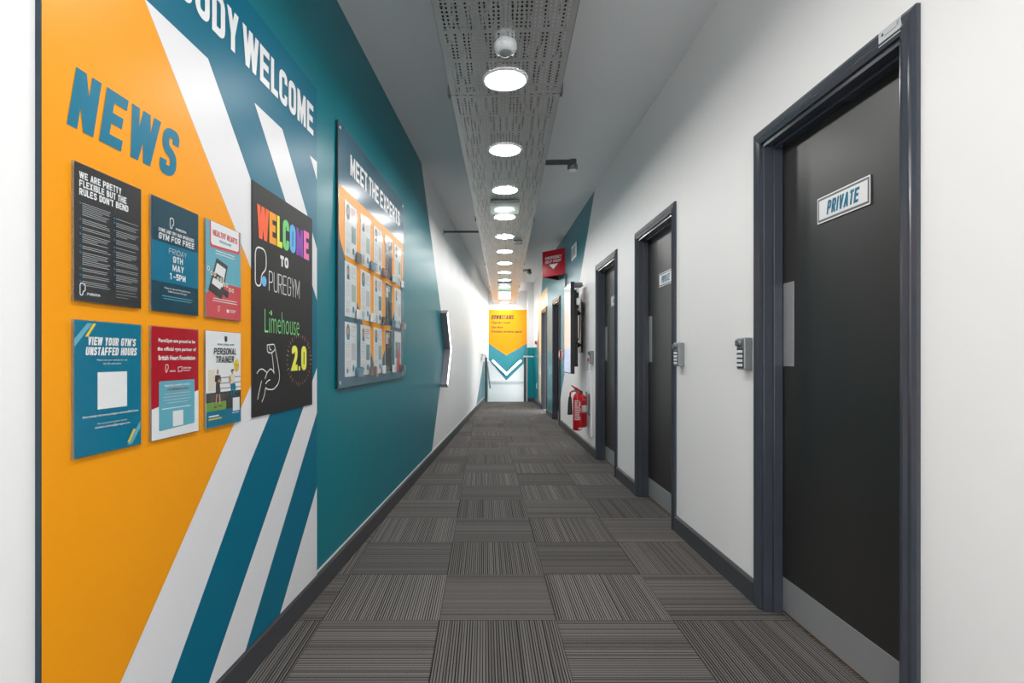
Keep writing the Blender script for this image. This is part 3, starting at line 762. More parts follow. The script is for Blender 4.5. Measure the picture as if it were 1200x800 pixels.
# ------------------------------------------------------------------ posters in clear holders on the orange
PW, PH = .2085, .298
def poster(Y, z, label, mats, paint):
    t = wall_thing('poster', label, 'poster', 'L', Y, z, 'posters under NEWS', d=PT+.001)
    b = bm_(); wbox(b, -.001, PW+.001, 0, .006, -.001, PH+.001, bevel=.0008); obj('holder', b, 'acrylic_edge', t)
    b = bm_(); wbox(b, .001, PW-.001, .0062, .0068, .001, PH-.001, 0)
    l = bm_(); paint(b, l, .0071, .0077)
    obj('sheet', b, mats, t)
    o = obj('lettering', l, mats, t)
    b = bm_(); wbox(b, -.001, PW+.001, .0082, .0105, -.001, PH+.001, bevel=.0004); obj('clear_cover', b, 'acrylic', t)
    return t
def fx(u): return u*PW
def fy(v): return PH*(1-v)      # v counted from the top
def T(l, s, u0, u1, v0, v1, w, mi, th=.2, sl=0.): text(l, s, fx(u0), fx(u1), fy(v1), fy(v0), w, mi, th, sl)
def FT(l, s, u0, u1, v0, v1, w, mi, bold=0.): ftext(l, s, fx(u0), fx(u1), fy(v1), fy(v0), w, mi, bold)
def R(b, u0, u1, v0, v1, w, mi): rect(b, fx(u0), fx(u1), fy(v1), fy(v0), w, mi)
def Q(b, pts, w, mi): poly(b, [(fx(u), fy(v)) for u, v in pts], w, mi)
def rules(b, l, w, w2):
    T(l, 'WE ARE PRETTY', .06, .66, .062, .112, w2, 1); T(l, 'FLEXIBLE BUT THE', .06, .74, .122, .172, w2, 1); T(l, "RULES DON'T BEND", .06, .77, .182, .232, w2, 1)
    v = .285
    for n in (7, 3, 2, 5, 2, 7, 2, 2, 3):
        lines(l, fx(.10), fx(.50), fy(v+n*.0138), fy(v), n, w2, 2); disc(l, fx(.075), fy(v+.004), .0028, .0028, w2, 3, 10); v += n*.0138+.019
    v = .315
    for n in (1, 3, 4, 3, 1, 4, 3, 2, 4, 2):
        lines(l, fx(.58), fx(.95), fy(v+n*.0138), fy(v), n, w2, 2); disc(l, fx(.555), fy(v+.004), .0028, .0028, w2, 3, 10); v += n*.0138+.019
    lines(l, fx(.58), fx(.95), fy(.955), fy(.86), 4, w2, 2, .16)
    logo(l, fx(.07), fy(.955), .026, w2, 1); disc(l, fx(.145), fy(.948), .003, .003, w2, 3, 10); T(l, 'PUREGYM', .165, .34, .932, .950, w2, 1, .2)
poster(1.180, 1.245, 'black gym rules poster, top left under NEWS', ['ink', 'paper', 'grey', 'blue'], rules)
def free(b, l, w, w2):
    R(b, .005, .995, .385, .735, w, 1)
    logo(l, fx(.36), fy(.235), .028, w2, 2); T(l, 'PUREGYM', .48, .70, .215, .237, w2, 2, .2)
    T(l, 'COME AND TRY OUR UPGRADED', .13, .88, .262, .293, w2, 2, .19, .1); T(l, 'GYM FOR FREE', .13, .89, .305, .360, w2, 2, .2, .1)
    text(l, 'FRIDAY', fx(.33), fx(.72), fy(.468), fy(.418), w2, 5, .12, .1)
    T(l, '9TH', .42, .63, .482, .540, w2, 2); T(l, 'MAY', .41, .65, .560, .618, w2, 2); T(l, '1-5PM', .35, .69, .640, .698, w2, 2)
    FT(l, 'Keep an eye out for prize items', .25, .80, .775, .797, w2, 2, .01); FT(l, 'hidden around the gym', .32, .72, .803, .825, w2, 2, .01)
    lines(l, fx(.2), fx(.85), fy(.90), fy(.855), 2, w2, 4, .3, True)
poster(1.425, 1.245, 'teal and navy GYM FOR FREE poster, middle of the top row', ['navy', 'blue', 'paper', 'lblue', 'lblue', 'lgrey'], free)
def hearts(b, l, w, w2):
    Q(b, [(.005, .76), (.35, .62), (.995, .62), (.995, .995), (.005, .995)], w, 1)
    q = fillet([(fx(.10), fy(.005), 0), (fx(.10), fy(.275), .012), (fx(.96), fy(.255), .012), (fx(.96), fy(.005), 0)], True, 0); poly(b, [tuple(p) for p in q], w+.0001, 1)
    q = fillet([(fx(.13), fy(.005), 0), (fx(.13), fy(.245), .012), (fx(.93), fy(.225), .012), (fx(.93), fy(.005), 0)], True, 0); poly(b, [tuple(p) for p in q], w+.0003, 2)
    T(l, 'HEALTHY HEARTS', .18, .88, .085, .145, w2, 1, .2); T(l, 'PROGRAMME', .36, .70, .17, .20, w2, 0, .2)
    lines(l, fx(.25), fx(.80), fy(.345), fy(.29), 2, w2, 2, .3, True)
    Q(b, [(.28, .37), (.60, .42), (.42, .80), (.06, .72)], w+.0003, 3); Q(b, [(.29, .42), (.54, .46), (.42, .70), (.15, .645)], w+.0005, 2); Q(b, [(.22, .52), (.46, .56), (.44, .62), (.18, .58)], w+.0006, 3)
    for i in range(9): disc(b, fx(.06+.085*i), fy(.50+.022*i+.02*(i % 2)), .0072, .0072, w+.0007, 4, 12); disc(b, fx(.06+.085*i), fy(.50+.022*i+.02*(i % 2)), .003, .003, w+.0008, 3, 8)
    Q(b, [(.40, .66), (.62, .70), (.60, .77), (.36, .72)], w+.0007, 3)
    R(l, .75, .90, .40, .50, w2, 5)
    lines(l, fx(.15), fx(.9), fy(.84), fy(.79), 2, w2, 2, .3, True); logo(l, fx(.32), fy(.925), .017, w2, 2); R(l, .56, .63, .89, .925, w2, 2); lines(l, fx(.66), fx(.84), fy(.925), fy(.89), 2, w2, 2)
poster(1.670, 1.245, 'light blue and red HEALTHY HEARTS poster, right end of the top row', ['lblue', 'pinkr', 'paper', 'hair', 'cream', 'lblue'], hearts)
def hours(b, l, w, w2):
    Q(b, [(.0, .14), (.17, .02), (.24, .02), (.0, .20)], w, 3); Q(b, [(.14, .12), (.25, .02), (.29, .02), (.18, .12)], w+.0001, 2)
    Q(b, [(.76, .98), (.98, .80), (.98, .86), (.84, .98)], w, 3); Q(b, [(.76, .96), (.86, .86), (.90, .86), (.80, .96)], w+.0001, 2)
    T(l, "VIEW YOUR GYM'S", .17, .90, .12, .182, w2, 1, .21, .14); T(l, 'UNSTAFFED HOURS', .14, .92, .195, .257, w2, 1, .21, .14)
    FT(l, 'Please use your camera to scan', .30, .76, .285, .302, w2, 1); FT(l, 'the QR code below', .39, .66, .312, .329, w2, 1)
    R(b, .31, .755, .385, .665, w+.0002, 1)
    FT(l, 'Alternatively visit www.puregym.com/unstaffed-hours', .10, .94, .70, .724, w2, 1, .01)
    FT(l, 'For any queries please contact', .31, .75, .765, .782, w2, 1); FT(l, 'member.services@puregym.com', .27, .80, .79, .812, w2, 1, .015)
poster(1.180, .907, 'teal UNSTAFFED HOURS poster, bottom left', ['tprint', 'paper', 'yellow', 'lblue'], hours)
def heart_f(b, l, w, w2):
    Q(b, [(.005, .725), (.995, .595), (.995, .995), (.005, .995)], w, 1)
    for i, s in enumerate(('PureGym are proud to be', 'the official gym partner of', 'British Heart Foundation')): FT(l, s, (.13, .11, .13)[i], (.91, .93, .91)[i], .105+.075*i, .148+.075*i, w2, 1, .03)
    logo(l, fx(.27), fy(.405), .020, w2, 1); T(l, 'PUREGYM', .35, .47, .392, .405, w2, 1, .2); path(l, [(fx(.53), fy(.405)), (fx(.53), fy(.365)), (fx(.61), fy(.36)), (fx(.61), fy(.40))], .0018, w2, 1, True)
    FT(l, 'British Heart', .64, .82, .362, .380, w2, 1, .02); FT(l, 'Foundation', .64, .79, .386, .402, w2, 1, .02)
    q = fillet([(fx(.14), fy(.485)), (fx(.90), fy(.485)), (fx(.90), fy(.91)), (fx(.14), fy(.925))], True, .005); poly(b, [tuple(p) for p in q], w+.0002, 2)
    FT(l, 'Inspiring a healthier nation,', .25, .80, .515, .540, w2, 1, .02); FT(l, 'one heartbeat at a time', .30, .76, .55, .572, w2, 3, .02)
    lines(l, fx(.2), fx(.84), fy(.71), fy(.60), 4, w2, 4, .2, True); lines(l, fx(.2), fx(.84), fy(.745), fy(.73), 1, w2, 1, .5)
    R(b, .42, .64, .765, .905, w+.0004, 1)
poster(1.425, .907, 'red poster about a heart charity partnership, middle of the bottom row', ['red', 'paper', 'lblue', 'red', 'lgrey'], heart_f)
def trainer(b, l, w, w2):
    Q(l, [(.50, .045), (.58, .05), (.58, .09), (.54, .115), (.50, .09)], w2, 3); T(l, 'BECOME A PERSONAL TRAINER', .30, .78, .128, .145, w2, 4, .2)
    T(l, 'PERSONAL', .20, .86, .175, .245, w2, 3, .2, .15); T(l, 'TRAINER', .25, .79, .26, .33, w2, 3, .2, .15)
    R(b, .005, .995, .64, .76, w, 5); R(b, .005, .995, .74, .83, w+.0001, 6); R(b, .005, .995, .83, .995, w+.0002, 1)
    for v in (.485, .545, .60): R(b, .35, .99, v, v+.008, w+.0001, 3)
    R(b, .06, .24, .40, .62, w+.0001, 9); R(b, .55, .99, .70, .83, w+.0003, 3); Q(b, [(.57, .70), (.99, .68), (.99, .72)], w+.0004, 3)
    # standing figure in black, figure in a light top with blue leggings
    disc(b, fx(.31), fy(.425), .0065, .008, w+.0006, 7, 14); Q(b, [(.24, .46), (.38, .46), (.41, .52), (.37, .55), (.36, .57), (.26, .57), (.27, .53), (.23, .53)], w+.0006, 3)
    Q(b, [(.26, .565), (.37, .565), (.39, .66), (.25, .66)], w+.0007, 3); Q(b, [(.27, .66), (.30, .66), (.27, .79), (.24, .79)], w+.0006, 7); Q(b, [(.34, .66), (.37, .66), (.40, .78), (.36, .78)], w+.0006, 7)
    Q(b, [(.22, .785), (.28, .785), (.27, .80), (.21, .80)], w+.0007, 3); Q(b, [(.36, .775), (.42, .775), (.42, .79), (.36, .79)], w+.0007, 3); Q(b, [(.36, .50), (.42, .53), (.31, .54), (.31, .52)], w+.0008, 7)
    disc(b, fx(.73), fy(.435), .0065, .008, w+.0006, 7, 14); Q(b, [(.68, .43), (.79, .42), (.76, .40), (.69, .41)], w+.0007, 3); Q(b, [(.65, .47), (.80, .46), (.79, .56), (.68, .57)], w+.0006, 8); Q(b, [(.62, .50), (.66, .46), (.70, .53), (.64, .56)], w+.0007, 7)
    Q(b, [(.67, .56), (.80, .55), (.84, .61), (.78, .69), (.73, .69), (.76, .62), (.69, .63)], w+.0006, 4); Q(b, [(.69, .62), (.74, .62), (.72, .70), (.68, .70)], w+.0007, 4)
    disc(b, fx(.86), fy(.365), .0165, .021, w+.0004, 2, 20); lines(l, fx(.79), fx(.93), fy(.38), fy(.35), 2, w2, 3, .2, True)
    R(b, .74, .95, .72, .865, w+.0009, 0); lines(l, fx(.07), fx(.35), fy(.90), fy(.875), 1, w2, 0, .6); lines(l, fx(.07), fx(.45), fy(.925), fy(.905), 1, w2, 2, .7); lines(l, fx(.72), fx(.95), fy(.90), fy(.88), 1, w2, 0, .4)
poster(1.670, .907, 'white PERSONAL TRAINER poster with two gym figures, bottom right', ['paper', 'tprint', 'yellow', 'hair', 'blue', 'photo', 'grass', 'skin', 'cream', 'cream'], trainer)

# ------------------------------------------------------------------ chalkboard
CY, CZ = 1.962, .909
t = wall_thing('chalkboard', 'tall black chalkboard with coloured WELCOME drawing, on the striped panel', 'chalkboard', 'L', CY, CZ, d=PT+.001)
CW, CH = lu(2.522, CY), .842
b = bm_(); wbox(b, 0, CW, 0, .005, 0, CH, bevel=.001); obj('board', b, 'chalkboard', t)
def C(px, py): Y, z = on_left(px, py); return lu(Y, CY), z-CZ
cw = .0056
b = bm_(); text(b, 'WELCOME', lu(1.998, CY), lu(2.480, CY), 1.556-CZ, 1.674-CZ, cw, 0, .225, 0, [0, 1, 2, 3, 4, 5, 6], gap=.05, wob=.05)
o = obj('lettering', b, ['chalk_red', 'chalk_or', 'chalk_ye', 'chalk_gr', 'chalk_bl', 'chalk_pu', 'chalk_pi'], t); o['label'] = 'rainbow WELCOME lettering'
b = bm_(); text(b, 'TO', lu(2.187, CY), lu(2.262, CY), 1.483-CZ, 1.526-CZ, cw, 0, .3); text(b, 'PUREGYM', lu(2.088, CY), lu(2.375, CY), 1.374-CZ, 1.450-CZ, cw, 0, .055, gap=.1)
o = obj('lettering', b, 'chalk_wh', t); o['label'] = 'white chalk lettering'
b = bm_(); z0 = 1.382-CZ; u0 = lu(1.982, CY)
path(b, [(u0, z0), (u0, z0+.14), (u0+.085, z0+.14), (u0+.085, z0+.066), (u0+.045, z0+.045), (u0+.045, z0)], .006, cw, 0, True, .035)
disc(b, lu(2.050, CY), 1.404-CZ, .019, .019, cw, 1); obj('logo', b, ['chalk_wh', 'chalk_bl'], t)
b = bm_(); ftext(b, 'Limehouse', lu(2.054, CY), lu(2.372, CY), 1.215-CZ, 1.302-CZ, cw, 0, -.014); disc(b, lu(2.108, CY), 1.292-CZ, .007, .010, cw+.0002, 0, 10)
o = obj('lettering', b, 'chalk_gr', t); o['label'] = 'green Limehouse lettering'
b = bm_(); text(b, '2.0', lu(2.296, CY), lu(2.452, CY), 1.067-CZ, 1.172-CZ, cw, 0, .24); o = obj('lettering', b, 'chalk_ye', t); o['label'] = 'yellow 2.0 lettering'
b = bm_()
for i in range(34):
    a = 2*PI*i/34; uu, vv = lu(2.377, CY)+.125*math.cos(a), 1.112-CZ+.103*math.sin(a); dx, dy = math.cos(a), math.sin(a); L = random.uniform(.006, .011)
    path(b, [(uu-dx*L, vv-dy*L), (uu+dx*L, vv+dy*L)], .0032, cw, i % 3)
o = obj('ring_marks', b, ['chalk_red', 'grey', 'skin2'], t)
b = bm_()
def Z(*pts): path(b, [C(280+x/5, 340+y/5) for x, y in pts], .0042, cw, 0, False, .02)
Z((75, 488), (90, 464), (112, 460), (135, 482)); Z((124, 518), (138, 478), (160, 455), (180, 486)); Z((137, 320), (180, 316), (186, 345), (162, 370), (138, 362), (137, 320))
Z((165, 368), (172, 420), (177, 480)); Z((180, 318), (196, 400), (208, 470), (212, 510), (204, 548), (175, 582), (140, 580), (128, 570)); Z((104, 530), (90, 590), (80, 640)); Z((128, 570), (120, 620), (105, 655)); Z((128, 548), (140, 530), (155, 524)); Z((150, 325), (152, 345), (162, 350))
o = obj('arm_drawing', b, 'chalk_wh', t); o['label'] = 'white outline of a flexed arm'

# ------------------------------------------------------------------ staff board and its pockets
EY, EZ = 2.885, .956
t = wall_thing('display_board', 'blue and orange MEET THE EXPERTS board of paper pockets', 'display board', 'L', EY, EZ)
EW, EH = lu(4.47, EY), 1.404
b = bm_(); wbox(b, 0, EW, .006, .014, 0, EH, 0, bevel=.001); rect(b, .004, EW-.004, .004, EH-.004, .0146, 1)
s = fillet([(.010, 2.03-EZ, 0), (.010, 1.76-EZ, .05), (lu(3.672, EY), .985-EZ, .01), (EW-.012, 1.76-EZ, .05), (EW-.012, 2.03-EZ, 0)], True, 0); poly(b, [tuple(p) for p in s], .0150, 2)
obj('board', b, ['p_edge', 'board', 'p_orange'], t)
b = bm_(); b.free()
for wd_, ya, yb in (('MEET', 3.088, 3.424), ('THE', 3.462, 3.695), ('EXPERTS', 3.735, 4.33)):
    b = bm_(); text(b, wd_, lu(ya, EY), lu(yb, EY), 2.138-EZ, 2.253-EZ, .0156, 0, .19); o = obj('lettering', b, 'paper', t); o['label'] = 'white lettering reading %s' % wd_
for u in (.03, EW-.03):
    for v in (.03, EH-.03):
        b = bm_(); lathe(b, [(.011, .0), (.011, -.017), (.007, -.019)], 16, axis='y', at=(u, 0, v)); obj('standoff', b, 'steel', t)
rows = [(1.674, 'top'), (1.346, 'middle'), (1.016, 'bottom')]
cols = ['first', 'second', 'third', 'fourth', 'fifth']
SW, SHH = .212, .300
looks = {3: 'dark photo sheet'}
def profile_sheet(Y, z, k, r, label):
    t = wall_thing('profile_sheet', label, 'poster', 'L', Y, z, 'profile sheets on the staff board', d=.0156)
    dark = (k == 3)
    b = bm_(); wbox(b, 0, SW, .0, .0012, 0, SHH, 0)
    hair, skin = (1, 2) if (k+r) % 2 else (3, 2)
    if dark:
        rect(b, .003, SW-.003, .003, SHH-.003, .0014, 4)
        rect(b, .10, SW-.01, .02, .17, .0017, 1); rect(b, .02, .09, .20, .27, .0017, 6); lines(b, .02, .15, .24, .28, 3, .0018, 0)
    elif k == 4 and r == 2:
        rect(b, .02, SW-.02, .10, .22, .0014, 5); poly(b, [(.05, .0), (.19, .0), (.16, .16), (.08, .16)], .0016, 7); disc(b, .12, .19, .03, .035, .0016, 2)
    else:
        disc(b, .055, .245, .034, .044, .0014, 6 if (k+r) % 2 else 5); disc(b, .055, .252, .018, .022, .0018, skin); disc(b, .055, .264, .020, .014, .0017, hair if hair != 3 else 1); poly(b, [(.030, .205), (.080, .205), (.070, .232), (.040, .232)], .0017, 3 if r else 1)
        lines(b, .105, .195, .215, .28, 5, .0014, 7 if (k+r) % 3 == 0 else 6); lines(b, .015, .10, .10, .19, 8, .0014, 6, .3); rect(b, .115, .195, .09, .185, .0014, (5, 8, 6)[(k+r) % 3]); lines(b, .015, .10, .02, .085, 6, .0014, 6, .3); disc(b, .15, .045, .018, .02, .0014, 3, 14); rect(b, .03, .06, .02, .045, .0014, 3 if r == 2 else 6)
    obj('sheet', b, ['paper', 'hair', 'skin', 'tprint', 'photo', 'photo2', 'lgrey', 'pinkr', 'grass_p'], t)
    b = bm_(); wbox(b, -.003, SW+.003, .0024, .0046, -.003, SHH+.002, bevel=.0005); obj('clear_pocket', b, 'acrylic', t)
    # a little clear card dispenser at the lower right with cards in it
    b = bm_(); wbox(b, SW-.035, SW+.058, .006, .0078, -.004, .052); wbox(b, SW-.035, SW+.058, .0295, .0315, -.004, .044); wbox(b, SW-.035, SW+.058, .006, .0315, -.006, -.004); wbox(b, SW-.0365, SW-.035, .006, .0315, -.006, .046); wbox(b, SW+.058, SW+.0595, .006, .0315, -.006, .046)
    cp = obj('card_holder', b, 'acrylic_thin', t)
    b = bm_(); wbox(b, SW-.031, SW+.054, .010, .010+.004*(1+(k+r) % 4), -.003, .050); obj('card_stack', b, ('black', 'paper', 'tprint', 'paper', 'skin2')[(k*2+r) % 5], cp)
M['grass_p'] = mat('pale_green_print', (.40, .52, .44), .4)
desc = {0: 'portrait and text', 1: 'portrait and text', 2: 'portrait and text', 3: 'dark photograph', 4: 'portrait and text'}
for r, (z, rn) in enumerate(rows):
    for k in range(5):
        what = 'dark photo sheet' if k == 3 else 'coloured picture sheet' if (k == 4 and r == 2) else 'white portrait sheet'
        profile_sheet(2.99+.2915*k, z, k, r, '%s, %s in the %s row of the experts board' % (what, cols[k], rn))

# ------------------------------------------------------------------ chevron light on the left wall
def chevron_light(name, label, side, pts, depth, wid, Y0, z0):
    t = wall_thing(name, label, 'wall light', side, Y0, z0)
    for i in range(2):
        (ua, va), (ub, vb) = pts[i], pts[i+1]
        d = Vector((ub-ua, vb-va)).normalized(); n = Vector((-d.y, d.x))*wid/2
        mid = Vector(pts[1]); end = Vector(pts[0] if i == 0 else pts[2])
        # mitre at the elbow is horizontal or vertical by symmetry
        o_ = (end-mid).normalized(); ax = ((Vector(pts[0])-mid).normalized() + (Vector(pts[2])-mid).normalized()).normalized()
        mm = ax*(wid/2/max(.2, abs(ax.dot(Vector((-o_.y, o_.x))))))
        nn = Vector((-o_.y, o_.x))*wid/2
        s = 1 if nn.dot(ax) > 0 else -1
        out = [end+nn*s, mid+mm, mid-mm, end-nn*s]
        b = bm_(); prism(b, [tuple(p) for p in out], .004, depth*.93); obj('housing', b, 'alu', t, recalc=True)
        sh = [end+nn*s*.9-o_*.004, mid+mm*.9, mid-mm*.9, end-nn*s*.9-o_*.004]
        b = bm_(); prism(b, [tuple(p) for p in sh], depth*.93, depth); dfs = obj('diffuser', b, 'led' if side == 'E' else 'led_side', t, recalc=True); dfs['label'] = 'bright white light diffuser'
        b = bm_(); e = [end+nn*s*1.05+o_*.012, end+nn*s*1.05, end-nn*s*1.05, end-nn*s*1.05+o_*.012]; prism(b, [tuple(p) for p in e], .003, depth*1.01); obj('end_cap', b, 'alu', t, recalc=True)
    return t
Y0, z0 = 6.93, 1.22
chevron_light('chevron_light', 'grey arrow-shaped tube light on the left wall at the teal edge', 'L', [(lu(6.60, Y0), 1.652-z0), (0.02, 0), (lu(6.60, Y0), .79-z0)], .085, .055, Y0, z0)

# ================================================================== END WALL GRAPHIC AND ITS LIGHT

M['e_teal'] = mat('end_panel_teal', (.04, .27, .32), .35, var=.02)
t = thing('wall_graphic', 'orange DOWNSTAIRS wall panel with a teal arrow point at the corridor end', 'wall graphic', (.62, YE-.001, 0), 0)
e = lambda px, py: (on_end(px, py)[0]-.62, on_end(px, py)[1])
GL, GR, GT = -.505, .60, 2.472
zl, zo = e(569, 421.5)[1], e(569, 402.4)[1]
b = bm_(); prism(b, [(GL, GT), (GL, zl), (0, .45), (GR, zl), (GR, GT)], 0, .002, 0)
poly(b, [(GL, GT), (GL, zo), (0, e(593, 416.4)[1]), (GR, zo), (GR, GT)], .0026, 1)
obj('panel', b, ['e_teal', 'p_orange'], t)
b = bm_()
u, v1 = e(575.5, 369); u1, v0 = e(602.5, 374); text(b, 'DOWNSTAIRS', u, u1, v0, v1, .0034, 0, .2, .18)
for s, x1, ya, yb in (('Changing room', 598, 376.3, 380), ('Gym floor', 590, 382, 385.3), ('Womens workout space', 611.5, 387, 390.6)):
    u, v1 = e(575.5, ya); u1, v0 = e(x1, yb); ftext(b, s, u, u1, v0, v1, .0034, 0, .03, .2)
o = obj('lettering', b, 'ink', t); o['label'] = 'dark slanted lettering'
V = [on_end(577, 422), on_end(593.5, 438), on_end(610.5, 422)]
lx, lz = V[1]
loc = (lx, YE-.004, lz)
tt = chevron_light('chevron_light', 'bright V-shaped light below the DOWNSTAIRS lettering', 'E', [(x-lx, z-lz) for x, z in V], .06, .062, YE-.004, lz)
tt.location = loc

# handrails at the head of the stairs
t = thing('stair_handrail', 'dark steel handrail post on the left at the head of the stairs', 'handrail', (.035, YS+.06, -.02), 0)
b = bm_(); box(b, -.034, .030, -.03, .03, -.16, 1.13, bevel=.004); obj('post', b, 'rail_dk', t)
b = bm_(); tube(b, [(-.10, -1.3, 1.20), (-.035, -.25, 1.20), (-.01, .0, 1.17), (.05, .5, .85), (.12, 1.35, .30)], .021, 12); obj('rail', b, 'lgrey', t)
b = bm_(); tube(b, [(-.115, -1.0, 1.06), (-.10, -1.0, 1.12), (-.085, -1.05, 1.19)], .011, 8); lathe(b, [(.03, 0), (.03, .012)], 16, axis='x', at=(-.138, -1.0, 1.06)); obj('wall_bracket', b, 'lgrey', t)
t = thing('stair_handrail', 'white handrail across the teal wall on the right of the stairs', 'handrail', (1.02, YS+.06, -.02), 0)
b = bm_(); box(b, -.034, .028, -.03, .03, -.16, 1.13, bevel=.004); obj('post', b, 'rail_dk', t)
b = bm_(); box(b, -.045, .21, -.05, -.015, 1.135, 1.17, bevel=.008); obj('rail', b, 'white', t)
b = bm_(); box(b, .030, .054, -.035, .03, -.16, 1.135, bevel=.003); obj('end_trim', b, 'white', t)

# ================================================================== RIGHT WALL FITTINGS
# portrait screen on its bracket
sx, sy, sz = 1.06, 6.98, 1.475
t = thing('wall_screen', 'tall portrait lit screen on a bracket beyond the third door', 'screen', (sx, sy, sz), -PI/2 - math.radians(1.2))
SWD, SHT = .62, 1.11
b = bm_(); box(b, -SWD/2, SWD/2, -.018, .028, -SHT/2, SHT/2, bevel=.004); obj('casing', b, 'black', t)
b = bm_(); box(b, -SWD/2+.010, SWD/2-.010, -.0205, -.0182, -SHT/2+.012, SHT/2-.010); obj('display', b, 'screen', t)
b = bm_(); box(b, -SWD/2, SWD/2, -.0215, -.018, -SHT/2, -SHT/2+.010); box(b, -SWD/2, SWD/2, -.0215, -.018, SHT/2-.008, SHT/2); box(b, -SWD/2, -SWD/2+.008, -.0215, -.018, -SHT/2, SHT/2); box(b, SWD/2-.008, SWD/2, -.0215, -.018, -SHT/2, SHT/2); obj('bezel', b, 'steel_dk', t)
b = bm_(); box(b, -.16, .16, .028, .050, -.34, -.30); box(b, -.16, .16, .028, .050, .30, .34)
for s in (-1, 1): box(b, s*.17-.03, s*.17+.03, .028, .085, -.47, .47, bevel=.003)
obj('mount_rails', b, 'black', t)
for v in (-.2, .2):
    b = bm_(); tube(b, [(.15, .07, v), (.03, .11, v), (-.06, .155, v)], .014, 8); lathe(b, [(.02, v-.03), (.02, v+.03)], 12, at=(.03, .11, 0)); obj('swing_arm', b, 'black', t)
b = bm_(); box(b, -.20, .02, .150, .172, -.30, .34, bevel=.003); obj('wall_plate', b, 'black', t)
b = bm_(); box(b, .22, .28, .055, .095, .28, .36, bevel=.004); box(b, .235, .265, .06, .09, .43, .47, bevel=.003); obj('power_adaptor', b, 'white', t)
b = bm_()
tube(b, [(.25, .075, .28), (.27, .09, .20), (.23, .10, .12), (.26, .10, .0), (.24, .09, -.12), (.20, .06, -.2)], .006, 8); tube(b, [(.26, .075, .36), (.28, .08, .41), (.25, .075, .44)], .006, 8); tube(b, [(.22, .12, .34), (.235, .13, .2), (.22, .13, -.05), (.20, .13, -.28)], .006, 8)
obj('cable', b, 'black', t)
b = bm_(); box(b, -.04, .20, .03, .15, SHT/2-.035, SHT/2-.028, bevel=.001); box(b, .16, .2, .04, .14, SHT/2-.03, SHT/2+.005, bevel=.003); obj('top_shelf', b, 'steel_dk', t)

# copper-coloured riser between the red sign and the call point
t = thing('pipe', 'thin copper pipe running down the wall from the red sign', 'pipe', (XR-.018, 8.35, 1.28), 0)
b = bm_(); lathe(b, [(.013, 0), (.013, 1.10)], 14); obj('tube', b, 'copper', t)
for v in (.25, .85):
    b = bm_(); box(b, -.014, .018, -.018, .018, v-.01, v+.01, bevel=.002); obj('clip', b, 'white', t)

# projecting red sign, V-shaped
t = thing('help_sign', 'red projecting EMERGENCY HELP POINT sign on the right wall', 'sign', (XR, 8.90, 2.40), 0)
A_, B_ = Vector((-.002, -.36)), Vector((-.312, 0)); D_ = (B_-A_); Ls = D_.length; ang = math.atan2(-D_.y, -D_.x)
b = bm_(); q0 = [(-.002, -.36), (-.312, 0), (-.002, .36)]; q1 = [(-.002, -.345), (-.298, 0), (-.002, .345)]
def vpan(bm, p, q, z0, z1):
    pts = [p[0], p[1], p[2], q[2], q[1], q[0]]; a = [bm.verts.new((x, y, z0)) for x, y in pts]; c = [bm.verts.new((x, y, z1)) for x, y in pts]
    bm.faces.new(a[:2]+a[4:]); bm.faces.new(a[1:5]); bm.faces.new(c[:2]+c[4:]); bm.faces.new(c[1:5])
    for i in range(6): bm.faces.new((a[i], a[(i+1) % 6], c[(i+1) % 6], c[i]))
vpan(b, q0, q1, 0, .405); obj('folded_panel', b, 'red', t, recalc=True)
b = bm_()
th_ = 'EMERGENCY', 'HELP POINT'
text(b, th_[0], Ls*.13, Ls*.87, .268, .312, .002, 0, .2, .15); text(b, th_[1], Ls*.13, Ls*.85, .208, .252, .002, 0, .2, .15); poly(b, [(Ls*.30, .185), (Ls*.5, .105), (Ls*.72, .185)], .002, 0)
for v in b.verts:               # stand the lettering on the face towards the corridor's near end
    u_, off = v.co.x, v.co.y; d = (A_-B_).normalized(); nrm = Vector((-d.y, d.x)); nrm = nrm if nrm.y < 0 else -nrm
    p = B_ + d*u_ + nrm*(.001 - off); v.co.x, v.co.y = p.x, p.y
o = obj('lettering', b, 'paper', t); o['label'] = 'white lettering with a down arrow'
for v in (.06, .34):
    b = bm_(); box(b, -.03, 0, -.33, .33, v-.008, v+.008); obj('bracket', b, 'steel_dk', t)

def plate(name, label, cat, Y, z, wd, ht, dp, mats, extra=None, group=None):
    t = wall_thing(name, label, cat, 'R', Y, z, group)
    b = bm_(); wbox(b, -wd/2, wd/2, 0, dp, -ht/2, ht/2, bevel=min(.003, dp*.3)); obj('back_box', b, mats[0], t)
    if extra: extra(t)
    return t
def vent_face(t):
    b = bm_(); wbox(b, -.15, .15, .010, .013, -.065, .065, bevel=.001); f = obj('grille', b, 'lgrey', t)
    for i in range(9):
        b = bm_(); wbox(b, -.14, .14, .013, .017, -.058+i*.0135, -.052+i*.0135); obj('slat', b, 'grey', f)
plate('wall_vent', 'small white-framed grey plate high on the teal wall, right of the red sign', 'vent', 7.66, 2.575, .40, .20, .010, ['white'], vent_face)
def call_face(t):
    b = bm_(); wbox(b, -.060, .060, .035, .062, -.068, .068, bevel=.004); obj('red_front', b, 'redp', t)
    b = bm_(); wbox(b, -.035, .035, .062, .064, -.03, .035, bevel=.001); obj('glass', b, 'paper', t)
plate('call_point', 'red fire call point on a white back box, beside the wall screen', 'fire call point', 8.76, 1.16, .135, .15, .035, ['white'], call_face)
def call_small(t):
    b = bm_(); wbox(b, -.043, .043, .012, .045, -.043, .043, bevel=.004); obj('red_front', b, 'redp', t)
    b = bm_(); wbox(b, -.025, .025, .045, .047, -.02, .025, bevel=.001); obj('glass', b, 'paper', t)
